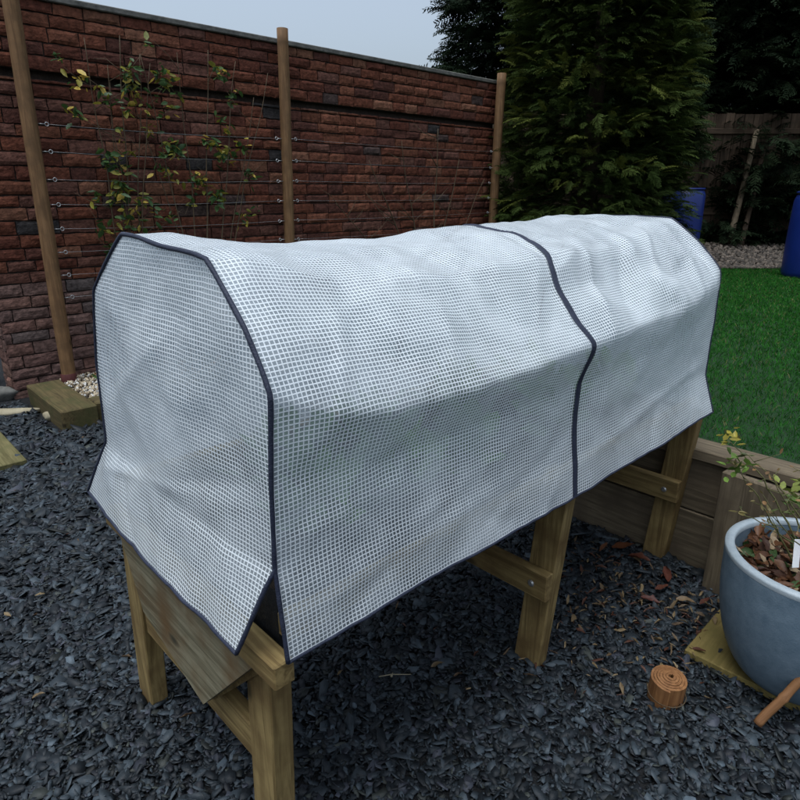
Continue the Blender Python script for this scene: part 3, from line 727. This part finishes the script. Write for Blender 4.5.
tag(inst_mesh('leaf_litter', DRY, rng.integers(0, 9, n), rot_euler(rng.normal(0, .5, n), rng.normal(0, .5, n), rng.uniform(0, 6.3, n)) * rng.uniform(.03, .07, n)[:, None, None], T, c, M['leaf']),
    'orange and green fallen leaves on the gravel bed', 'leaves', kind='stuff')
# plank lying at the left edge
PLK = W(.235, 3.30, .022); b = MB(); b.box((-.62, -.33, -.02), (0, .33, .025), .004, None, .002); o = b.build('timber_board', M['mossyy']); o.location = PLK; o.rotation_euler = (0, 0, A)
tag(o, 'flat mossy wooden board lying on the slate at the left edge', 'board')
def rock(name, label, px, s_, mat, seed, rz=0):
    bm = bmesh.new(); bmesh.ops.create_icosphere(bm, subdivisions=3, radius=1)
    for v in bm.verts:
        v.co *= 1 + .28 * noise.noise(v.co * 1.1 + Vector((seed, 2, 0))) + .10 * noise.noise(v.co * 3.5 + Vector((seed, 0, 4)))
        v.co = Vector((v.co.x * s_[0], v.co.y * s_[1], v.co.z * s_[2]))
    b = MB(); b._take(bm); o = b.build(name, mat, None, True); o.location = px; o.rotation_euler = (0, 0, rz); return tag(o, label, 'stone')
rock('stone', 'flat grey stone at the foot of the brick pier', (-2.97, 4.35, .04), (.16, .09, .06), M['stone'], 1, .3)
rock('stone', 'long thin pale stone in front of the brick pier', (-2.70, 4.00, .02), (.22, .05, .03), M['palestone'], 4, .2)
rock('stone', 'small buff pebble beside the end of the corner sleeper', (-2.34, 3.91, .03), (.05, .04, .035), M['palestone'], 8, .2)

# ------------------------------------------------------------------ lawn, retaining wall
LZ = .50
lp = [W(2.0, 4.3), W(2.0, -3.4), Vector((9, -1, 0)), Vector((12, 8.3, 0)), Vector((1.25, 8.15, 0)), W(5.9, 4.3)]
b = MB(); b.add([(p.x, p.y, LZ) for p in lp] + [(p.x, p.y, .05) for p in lp], [tuple(range(6))] + [(i, i + 6, (i + 1) % 6 + 6, (i + 1) % 6) for i in range(6)])
me = mesh('lawn', b.v, b.f); o = obj('lawn', me, M['turf']); structure(o)
n = 330000
x = rng.uniform(.6, 7.5, n); y = 1.2 + 7.0 * rng.random(n) ** 1.35
u = (x - O.x) * Uv.x + (y - O.y) * Uv.y; v = (x - O.x) * Vv.x + (y - O.y) * Vv.y
kp = (u > 2.06) & (v < 3.4) & (x < .70 * y + .35) & (x > .35 * y)
x, y = x[kp], y[kp]; n = len(x)
blade = ([(-.5, 0, 0), (.5, 0, 0), (.32, .12, .55), (-.32, .12, .55), (.0, .45, 1)], [(0, 1, 2, 3), (3, 2, 4)])
d_ = np.sqrt(x * x + y * y)
hgt = rng.uniform(.018, .036, n); wid = rng.uniform(.0022, .0040, n) * np.clip(d_ / 3, .8, 2.2)
R = rot_euler(rng.normal(0, .45, n), rng.normal(0, .45, n), rng.uniform(0, 6.28, n)); R = R * np.stack([wid, hgt, hgt], 1)[:, None, :]
t = rng.random(n); c = lerpc((.009, .058, .009), (.033, .142, .020), t); c[rng.random(n) < .05] = (.13, .13, .05)
tag(inst_mesh('lawn_grass', [blade], np.zeros(n, int), R, np.stack([x, y, np.full(n, LZ - .002)], 1), c, M['grass']), 'short bright green grass of the lawn on the right', 'grass', kind='stuff')

RW = thing('retaining_wall', 'brown timber retaining wall holding the lawn edge behind the planter', 'retaining wall', W(1.93, 0, 0), A)
b = MB(); b.box((0, -3.2, -.05), (.05, 4.15, .235), .004); b.box((.002, -3.2, .24), (.052, 4.15, .462), .004); b.build('board', M['brown_y'], RW)
b = MB(); b.box((-.022, -.375, .464), (.115, 4.15, .508), .005, None, .002); b.build('cap', M['brown_y'], RW)
b = MB(); b.box((-.004, -3.2, .464), (.135, -.392, .514), .005, None, .002); b.build('cap', M['brown_y'], RW)
# stepped front box
SB = thing('timber_edging', 'upright brown timber edging box in front of the lawn edge behind the pot', 'edging', W(1.79, -.076, 0), A - math.radians(6))
b = MB(); b.box((0, -.40, -.05), (.035, 0, .50), .004); b.build('board', M['brown_z'], SB)
b = MB(); b.box((.001, -1.5, -.05), (.036, -.404, .497), .004); b.build('board', M['brown_z'], SB)
b = MB(); b.box((.037, -.034, -.05), (.128, -.001, .492), .003); b.build('end_board', M['brown_z'], SB)
b = MB(); b.box((.038, -1.5, 0), (.126, -.036, .462), 0); b.build('soil', M['soil'], SB)

# ------------------------------------------------------------------ the bank, fence, barrels at the back
bx = np.linspace(-3, 14, 30)
b = MB()
prof = [(8.28, .49), (8.6, .53), (9.5, .58), (10.6, .64), (14, .68)]
for i, xx in enumerate(bx):
    for yy, zz in prof: b.v.append((xx, yy, zz + .02 * noise.noise((xx, yy, 0))))
for i in range(len(bx) - 1):
    for j in range(len(prof) - 1): q = i * 5 + j; b.f.append((q, q + 5, q + 6, q + 1))
o = b.build('bank', M['soil'], None, True); structure(o)
n = 9000
x = rng.uniform(3.4, 8.2, n); y = 8.25 + 2.3 * rng.random(n) ** 1.6
T = np.stack([x, y, np.interp(y, [p[0] for p in prof], [p[1] for p in prof]) + .02], 1)
c = lerpc((.03, .025, .02), (.15, .12, .095), rng.random(n) ** 1.5)
tag(inst_mesh('stones', pebs, rng.integers(0, 6, n), rot_euler(rng.uniform(0, 3, n), rng.uniform(0, 3, n), rng.uniform(0, 6, n)) * (.011 + .03 * rng.random(n) ** 2)[:, None, None], T, c, M['gravel']),
    'strip of loose brown and grey stones along the far edge of the lawn', 'stones', kind='stuff')
FB = thing('board_fence', 'dark brown vertical board fence at the back beyond the lawn', 'fence', (1.5, 10.9, .6))
b = MB(); x = 0
while x < 9: b.box((x, random.uniform(-.006, .006), .22), (x + .142, .025, 2.05 + random.uniform(-.01, .01)), .002); x += .15
b.build('boards', M['fence_z'], FB)
b = MB(); b.box((0, -.03, -.05), (9, .01, .215), .003); b.build('gravel_board', M['fence_x'], FB)
for i in range(4):
    b = MB(); b.box((.6 + i * 2.43, -.10, -.1), (.7 + i * 2.43, -.008, 2.15), .004); b.build('post', M['fence_z'], FB)
for zz in (.5, 1.75):
    b = MB(); b.box((0, -.045, zz), (9, -.007, zz + .08), .003); b.build('rail', M['fence_x'], FB)
def barrel(x, y, z, label):
    t = thing('water_barrel', label, 'barrel', (x, y, z), 0, 'blue plastic barrels at the far side of the lawn')
    b = MB(); R_ = .295
    b.lathe([(0, 0), (R_ - .03, 0), (R_ - .01, .02), (R_, .06), (R_ + .004, .30), (R_ + .006, .45), (R_ + .004, .62), (R_, .86), (R_ - .02, .92), (R_ - .05, .94)], 40)
    b.build('body', M['barrel'], t, True)
    b = MB(); b.lathe([(R_ - .049, .938), (R_ - .015, .94), (R_ - .010, .955), (R_ - .03, .965), (R_ - .07, .955), (0, .955)], 40); b.build('lid', M['barrel'], t, True)
barrel(4.85, 7.45, .5, 'blue plastic barrel standing on the lawn edge at the right side')
barrel(4.24, 9.75, .55, 'blue plastic barrel standing between the conifer and the board fence')
def pole(label, p, q, r, mat='fence_z'):
    t = MB(); p = Vector(p); q = Vector(q); pts = [(q - p) * (i / 12) + Vector((.01 * noise.noise((i * .5, p.x, 0)), 0, 0)) for i in range(13)]
    t.tube(pts, [r * (1 - .02 * i) for i in range(13)], 10); o = t.build('timber_pole', M[mat], None, True); o.location = p; return tag(o, label, 'pole', 'poles leaning against the board fence')
def at(px, py, Y):   # pixel of the 800 px photograph at ground distance Y -> point
    p_ = math.radians(18.5); fw = Vector((0, math.cos(p_), -math.sin(p_))); up = Vector((0, math.sin(p_), math.cos(p_)))
    d = fw * 620 + Vector((1, 0, 0)) * (px - 400) - up * (py - 400); return Vector((0, 0, 1.45)) + d * (Y / d.y)
pole('brown pole leaning to the right against the board fence', at(729, 243, 10.3), at(757, 130, 10.8), .05, 'brown_z')
pole('thinner dark grey pole leaning on the fence right of the brown pole', at(740, 249, 10.2), at(764, 150, 10.8), .04, 'fence_z')

# ------------------------------------------------------------------ conifers
def spray_base(seed):
    rg = np.random.default_rng(seed); V = []; F = []
    def tri(p, q, wd, droop):
        p = np.array(p); q = np.array(q); d = q - p; nrm = np.array([-d[1], d[0], 0]); nrm = nrm / (np.linalg.norm(nrm) + 1e-9) * wd
        k = len(V); m = p + d * .5
        V.extend([p - nrm * .4, p + nrm * .4, m + nrm + [0, 0, .01], q, m - nrm + [0, 0, .01]]); F.append((k, k + 1, k + 2, k + 3, k + 4))
    for i in range(11):
        s_ = .05 + .9 * i / 10; cz = -.28 * s_ * s_
        ln = .42 * (1 - s_ * .75) * rg.uniform(.7, 1.15)
        for sd_ in (-1, 1):
            a = math.radians(rg.uniform(38, 58)) * sd_
            q = (s_ + ln * math.cos(a), ln * math.sin(a), cz - .25 * ln - rg.uniform(0, .06)); tri((s_, 0, cz), q, .022 * rg.uniform(.8, 1.4), 0)
            for m_ in (.45, .75):
                pm = (s_ + (q[0] - s_) * m_, q[1] * m_, cz + (q[2] - cz) * m_); a2 = a + math.radians(rg.uniform(20, 45)) * rg.choice([-1, 1])
                tri(pm, (pm[0] + .4 * ln * math.cos(a2), pm[1] + .4 * ln * math.sin(a2), pm[2] - .05 * rg.uniform(0, 1)), .018, 0)
    tri((0, 0, 0), (1.05, 0, -.3), .012, 0)
    return np.array(V), F
sprays = [spray_base(i) for i in range(5)]
def conifer(name, label, loc, h, rb, nsp, dark, light, sz, seed, z0=.05, cat='tree', power=.8, tipcol=None):
    rg = np.random.default_rng(seed); t = thing(name, label, cat, loc)
    b = MB(); b.tube([(0, 0, -.1), (.02, 0, h * .4), (0, .02, h * .95)], [.035 * h ** .8, .022 * h ** .8, .006], 10); b.build('trunk', M['bark'], t, True)
    # boughs: clustered sprays
    nb = nsp // 14
    hz = z0 + (h - z0) * rg.random(nb) ** 1.25; ph = rg.uniform(0, 2 * np.pi, nb)
    rr = rb * (1 - hz / h) ** power * rg.uniform(.78, 1.08, nb) + .05
    idx = np.repeat(np.arange(nb), 14); n = len(idx)
    f = np.where(rg.random(n) < .7, rg.uniform(.72, 1.0, n), rg.uniform(.3, .75, n))
    pa = ph[idx] + rg.normal(0, .16, n)
    px = rr[idx] * f * np.cos(pa); py = rr[idx] * f * np.sin(pa); pz = hz[idx] - .10 * f + rg.normal(0, .05, n) + .06 * (1 - f)
    d = np.stack([np.cos(pa + rg.normal(0, .45, n)), np.sin(pa + rg.normal(0, .45, n)), rg.normal(.10, .28, n)], 1)
    s_ = sz * rg.uniform(.65, 1.25, n)
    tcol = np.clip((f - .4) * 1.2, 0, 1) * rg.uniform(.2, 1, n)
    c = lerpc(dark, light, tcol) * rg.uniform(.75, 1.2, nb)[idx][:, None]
    if tipcol is not None:
        k = rg.random(nb)[idx] < .22; c[k] = c[k] * .5 + np.array(tipcol) * .5
    inst_mesh('crown', sprays, rg.integers(0, 5, n), frame_from(d, rg.normal(0, .45, n)) * s_[:, None, None], np.stack([px, py, pz], 1), c, M['needle'], t)
    return t
conifer('conifer_tree', 'bushy green conifer with drooping sprays at the right end of the brick wall', (2.36, 8.3, .5), 5.6, 1.25, 15000, (.016, .030, .007), (.062, .085, .020), .20, 3, power=.38, tipcol=(.105, .115, .022))
conifer('conifer_tree', 'dark conifer standing behind the bushy one against the fence', (3.6, 10.3, .6), 5.5, 1.1, 3000, (.014, .028, .012), (.05, .075, .026), .34, 5, z0=1.45)
conifer('conifer_tree', 'dark evergreen rising beyond the middle of the board fence', (6.4, 12.6, .6), 7.5, 2.5, 7600, (.006, .013, .007), (.022, .034, .015), .5, 8)
conifer('conifer_tree', 'tall dark evergreen beyond the right part of the board fence', (9.6, 12.8, .6), 8, 2.9, 7600, (.006, .013, .007), (.024, .036, .016), .5, 9)
conifer('conifer_tree', 'dark evergreen beyond the fence directly behind the bushy conifer', (2.3, 13.4, .6), 7, 2.5, 6000, (.006, .013, .007), (.022, .034, .015), .5, 10)
conifer('conifer_tree', 'broad dark evergreen far behind the fence, left of the tallest one', (5.0, 16.5, .6), 9, 3.2, 5000, (.006, .013, .007), (.02, .032, .015), .8, 21, power=.5)
conifer('conifer_tree', 'broad dark evergreen far behind the fence at the right edge of the view', (10.8, 16.5, .6), 9, 3.4, 5000, (.006, .013, .007), (.02, .032, .015), .8, 22, power=.5)
conifer('conifer_tree', 'broad dark evergreen far behind the fence above the leaning poles', (8.0, 17.2, .6), 10, 3.4, 5000, (.006, .013, .007), (.02, .032, .015), .8, 23, power=.5)
# overhanging bough from the tree outside the frame on the right
OT = thing('spruce_tree', 'spruce whose long bough hangs in at the upper right over the fence', 'tree', (7.9, 8.9, .5))
b = MB(); b.tube([(0, 0, -.1), (.03, 0, 3), (0, .03, 6)], [.16, .11, .03], 10); b.build('trunk', M['bark'], OT, True)
rg = np.random.default_rng(77); pts = []; dirs = []
b = MB()
for ang, zb, ln in ((3.3, 2.75, 2.3), (3.0, 3.6, 2.5), (3.8, 3.1, 1.8), (3.2, 4.3, 2.3)):
    P0 = Vector((0, 0, zb)); D = Vector((math.cos(ang), math.sin(ang), 0)); bp_ = [P0 + D * (ln * s_) + Vector((0, 0, .25 * s_ - .75 * s_ * s_)) for s_ in np.linspace(0, 1, 10)]
    b.tube(bp_, [.03 * (1 - .9 * i / 9) for i in range(10)], 6)
    for q in range(60):
        s_ = rg.uniform(.2, 1); k = s_ * 9; i = min(int(k), 8); p = bp_[i].lerp(bp_[i + 1], k - i); sdv = Vector((-D.y, D.x, 0)) * rg.choice([-1, 1])
        pts.append(tuple(p)); dirs.append(tuple(D * rg.uniform(.2, .9) + sdv * rg.uniform(.1, .9) + Vector((0, 0, rg.uniform(-.7, -.05)))))
b.build('branch', M['bark'], OT, True)
pts = np.array(pts); dirs = np.array(dirs); n = len(pts)
inst_mesh('crown', sprays, rg.integers(0, 5, n), frame_from(dirs, rg.normal(0, .3, n)) * rg.uniform(.3, .6, n)[:, None, None], pts, lerpc((.016, .034, .018), (.055, .085, .040), rg.random(n)), M['needle'], OT)

# ------------------------------------------------------------------ pot, its board and plant
PC = Vector((1.214, 1.551, 0))
bc = W(1.375, -.184, 0)
b = MB(); b.box((0, -.62, .006), (.40, 0, .032), .003, None, .001); o = b.build('timber_board', M['mossy']); o.location = bc; o.rotation_euler = (0, 0, A)
tag(o, 'mossy yellow wooden board lying under the blue grey pot', 'board')
PT = thing('plant_pot', 'large round blue grey pot with a pale rim standing on the mossy board', 'pot', (PC.x, PC.y, .033))
b = MB(); pr = [(0, 0), (.105, 0), (.118, .006)]
for k in range(1, 22):
    z_ = .353 * k / 21; pr.append((max(.118 + z_ * .3, .112 + .132 * math.sqrt(max(0, 1 - ((.353 - z_) / .353) ** 2))), z_))
pr += [(.246, .385), (.246, .402)]
b.lathe(pr, 72); b.lathe([(.221, .402), (.221, .36), (.21, .30)], 72); b.build('body', M['pot'], PT, True)
b = MB(); b.lathe([(.2465, .400), (.2475, .410), (.2455, .4155), (.226, .4175), (.2205, .414), (.220, .400)], 72); b.build('rim', M['potrim'], PT, True)
b = MB(); nr = 12
vs = [(0, 0, .385)]; fs = []
for r_ in range(1, nr + 1):
    for k in range(40):
        a = 2 * math.pi * k / 40; q = .222 * r_ / nr; vs.append((q * math.cos(a), q * math.sin(a), .352 + .02 * noise.noise((q * 12 * math.cos(a), q * 12 * math.sin(a), 5)) + .025 * (1 - r_ / nr)))
fs += [(0, 1 + k, 1 + (k + 1) % 40) for k in range(40)]
for r_ in range(nr - 1):
    for k in range(40): a = 1 + r_ * 40 + k; e = 1 + r_ * 40 + (k + 1) % 40; fs.append((a, a + 40, e + 40, e))
b.add(vs, fs); b.build('soil', M['soil'], PT, True)
n = 520
rr = .20 * np.sqrt(rng.random(n)); aa = rng.uniform(0, 6.28, n)
T = np.stack([PC.x + rr * np.cos(aa), PC.y + rr * np.sin(aa), .388 + rng.uniform(0, .03, n)], 1)
k = rng.random(n); c = lerpc((.045, .018, .010), (.16, .07, .03), rng.random(n)); c[k < .12] = (.30, .22, .13); c[k > .82] = (.04, .075, .02)
tag(inst_mesh('leaf_litter', DRY, rng.integers(0, 9, n), rot_euler(rng.normal(0, .45, n), rng.normal(0, .45, n), rng.uniform(0, 6.3, n)) * rng.uniform(.025, .065, n)[:, None, None], T, c, M['leaf']),
    'brown dead leaves lying on the soil inside the pot', 'leaves', kind='stuff')
PP = thing('potted_shrub', 'straggly twiggy shrub with a few yellow green leaves growing in the pot', 'shrub', (PC.x, PC.y, .40))
b = MB(); tips = []
base = Vector((PC.x, PC.y, .40))
for px, py, Y, kx in ((727, 438, 1.62, .02), (735, 465, 1.6, .0), (738, 512, 1.5, -.02), (800, 470, 1.6, .05), (770, 480, 1.5, .03), (748, 455, 1.55, .02), (812, 430, 1.65, .05), (795, 500, 1.35, .1), (770, 512, 1.42, -.04)):
    e = at(px, py, Y) - base; s0 = Vector((random.uniform(-.05, .02), random.uniform(-.06, .04), 0)); mid = s0.lerp(e, .5) + Vector((random.uniform(-.03, .05), random.uniform(-.03, .03), .05 + kx))
    pp = [s0 * (1 - s_) ** 2 + mid * 2 * s_ * (1 - s_) + e * s_ ** 2 + Vector((noise.noise((s_ * 7, px, 1)), noise.noise((s_ * 7, px, 2)), noise.noise((s_ * 7, px, 3)))) * .012 for s_ in np.linspace(0, 1, 14)]
    b.tube(pp, [.0035 * (1 - .75 * i / 13) for i in range(14)], 6)
    for q in range(5):
        i = random.randint(4, 12); d = Vector((random.uniform(-1, 1), random.uniform(-1, 1), random.uniform(-.2, .8))).normalized() * random.uniform(.03, .08)
        b.tube([pp[i], pp[i] + d], [.0014, .0005], 5); tips.append((pp[i] + d, .016, 1))
    tips += [(pp[-1], .026, 4 if px < 760 else 2), (pp[9], .02, 1)]
b.build('stem', M['stem_green'], PP, True)
T = []; d = []; c = []; s_ = []
clus = [(at(727, 436, 1.62) - base, 12, .030, (.32, .27, .04)), (at(736, 466, 1.6) - base, 20, .036, (.12, .20, .035)), (at(800, 490, 1.6) - base, 22, .036, (.17, .20, .035)), (at(795, 505, 1.7) - base, 16, .036, (.10, .17, .03))]
for p, k, ls, cl in clus:
    for q in range(k): T.append(p + Vector([random.gauss(0, .018) for _ in range(3)])); d.append([random.gauss(0, 1) for _ in range(2)] + [random.gauss(.1, .4)]); c.append(np.array(cl) * random.uniform(.6, 1.3)); s_.append(ls * random.uniform(.7, 1.2))
for p, ls, k in tips:
    for q in range(k):
        T.append(p); d.append([random.gauss(0, 1) for _ in range(2)] + [random.gauss(.1, .5)]); c.append(random.choice([np.array((.15, .12, .04)), np.array((.07, .09, .025)), np.array((.18, .10, .04))]) * random.uniform(.7, 1.3)); s_.append(ls * random.uniform(.7, 1.2))
n = len(T)
inst_mesh('foliage', [LEAF, CURL], rng.integers(0, 2, n), frame_from(np.array(d), rng.normal(0, .5, n)) * np.array(s_)[:, None, None], np.array([tuple(p) for p in T]), np.array(c), M['leaf'], PP)
b = MB(); q = at(797, 550, 1.50); b.box((-.011, -.001, -.05), (.011, .001, .03), .0005); o = b.build('plant_label', M['tag']); o.location = q; o.rotation_euler = (math.radians(-14), math.radians(6), .2)
tag(o, 'white plastic plant label stuck in the soil of the pot', 'label')

# ------------------------------------------------------------------ bark roll, cane, fallen leaves
RL = thing('bark_roll', 'short orange brown roll with spiral top standing on the slate beside the board', 'roll', (.800, 1.488, 0))
b = MB(); K = 150; turns = 5.6; hh = .085; sp = []
for i in range(K + 1):
    s_ = i / K; a = s_ * turns * 2 * math.pi; r_ = .006 + .045 * s_; sp.append((r_, a, hh + .012 * (1 - s_) + .002 * noise.noise((a, 0, 0))))
for r_, a, z in sp:
    for rr_, zz in ((r_ - .0035, .0), (r_ - .0035, z), (r_ + .0035, z - .001), (r_ + .0035, 0)): b.v.append((rr_ * math.cos(a), rr_ * math.sin(a), zz))
for i in range(K):
    for k in range(3): q = 4 * i + k; b.f.append((q, q + 1, q + 5, q + 4))
b.f.append((4 * K, 4 * K + 1, 4 * K + 2, 4 * K + 3)); b.build('coil', M['rollbark'], RL)
b = MB(); pts = [(.0535 * math.cos(a), .0535 * math.sin(a), .028) for a in np.linspace(0, 2 * math.pi, 41)]; b.tube(pts, .0016, 6, cap=False); b.build('tie', M['twig'], RL, True)
RL.rotation_euler = (math.radians(4), math.radians(-3), .6)
p0, p1 = at(772, 709, 1.36), at(812, 668, 1.37)
dirv = (p1 - p0); b = MB(); L_ = .34; pts = []; rs = []
for i in range(30):
    s_ = i / 29; pts.append((L_ * s_ - .06, .003 * noise.noise((s_ * 5, 0, 0)), 0)); rs.append(.0125 + (.002 if i in (9, 19) else 0) - .002 * s_)
b.tube(pts, rs, 12); o = b.build('wooden_stick', M['cane'], None, True); o.location = p0; o.rotation_euler = dirv.to_track_quat('X', 'Z').to_euler()
tag(o, 'short orange brown jointed stick leaning in front of the pot', 'stick')
# larger single leaves by the retaining wall
lv = [(612, 549, .12, .1, (.20, .06, .022)), (628, 557, .10, -.5, (.15, .04, .02)), (600, 552, .07, .8, (.22, .075, .03)), (640, 562, .06, 2, (.17, .11, .05)), (655, 590, .07, .3, (.18, .055, .03)), (668, 583, .09, 1.2, (.17, .045, .025)), (676, 600, .08, -.3, (.34, .20, .10)),
      (660, 604, .08, 2.6, (.16, .045, .03)), (645, 600, .05, 1.5, (.13, .06, .035)), (700, 605, .06, .4, (.16, .05, .03)), (560, 535, .04, .2, (.26, .09, .03))]
for i, (px, py, ln, rz, cl) in enumerate(lv):
    p = at(px, py, 2); d = (p - Vector((0, 0, 1.45))); cl = tuple(c_ * k_ for c_, k_ in zip(cl, (.62, .72, .8))); tt = (1.42) / -d.z; p = Vector((0, 0, 1.45)) + d * tt
    o = inst_mesh('fallen_leaf', [DRY[i % 9]], np.zeros(1, int), np.eye(3)[None] * ln * .85, np.zeros((1, 3)), np.array([cl]), M['leaf'])
    o.location = p; o.rotation_euler = (random.uniform(-.3, .3), random.uniform(-.3, .1), rz)
    tag(o, 'dried reddish brown leaf lying on the slate by the retaining wall', 'leaf', 'fallen leaves by the retaining wall')
n = 420
P2 = []
while len(P2) < n:
    z_ = random.random()
    if z_ < .88: x_, y_ = random.gauss(.95, .28), random.gauss(1.9, .35)
    else: x_, y_ = random.uniform(-2.5, 1.2), random.uniform(.8, 4)
    u_ = (x_ - O.x) * Uv.x + (y_ - O.y) * Uv.y
    if u_ < 1.76 and y_ > (1.42 if x_ > .2 else .9) and math.hypot(x_ - 1.214, y_ - 1.551) > .26: P2.append((x_, y_, .024 + random.uniform(0, .008)))
c = lerpc((.06, .032, .018), (.26, .19, .10), rng.random(n)); c[rng.random(n) < .3] = (.085, .034, .02)
sc_ = rng.uniform(.012, .045, n); R = rot_euler(rng.normal(0, .3, n), rng.normal(0, .3, n), rng.uniform(0, 6.3, n)); R = R * np.stack([sc_, sc_ * rng.uniform(.2, .9, n), sc_], 1)[:, None, :]
tag(inst_mesh('leaf_litter', DRY, rng.integers(0, 9, n), R, np.array(P2), c, M['leaf']), 'small dry leaf scraps and bark flakes scattered over the slate', 'leaves', kind='stuff')
tp = at(395, 676, 1.4); d = tp - Vector((0, 0, 1.45)); tp = Vector((0, 0, 1.45)) + d * (1.42 / -d.z)
b = MB(); b.tube([(-.05, 0, 0), (-.01, .003, .004), (.05, .004, 0)], [.0013, .0018, .0012], 6); b.tube([(-.012, -.004, .002), (-.006, .008, .006)], [.004, .001], 6)
o = b.build('twig', M['palestone'], None, True); o.location = tp; o.rotation_euler = (0, 0, .05); tag(o, 'thin pale twig lying on the slate under the planter front', 'twig')
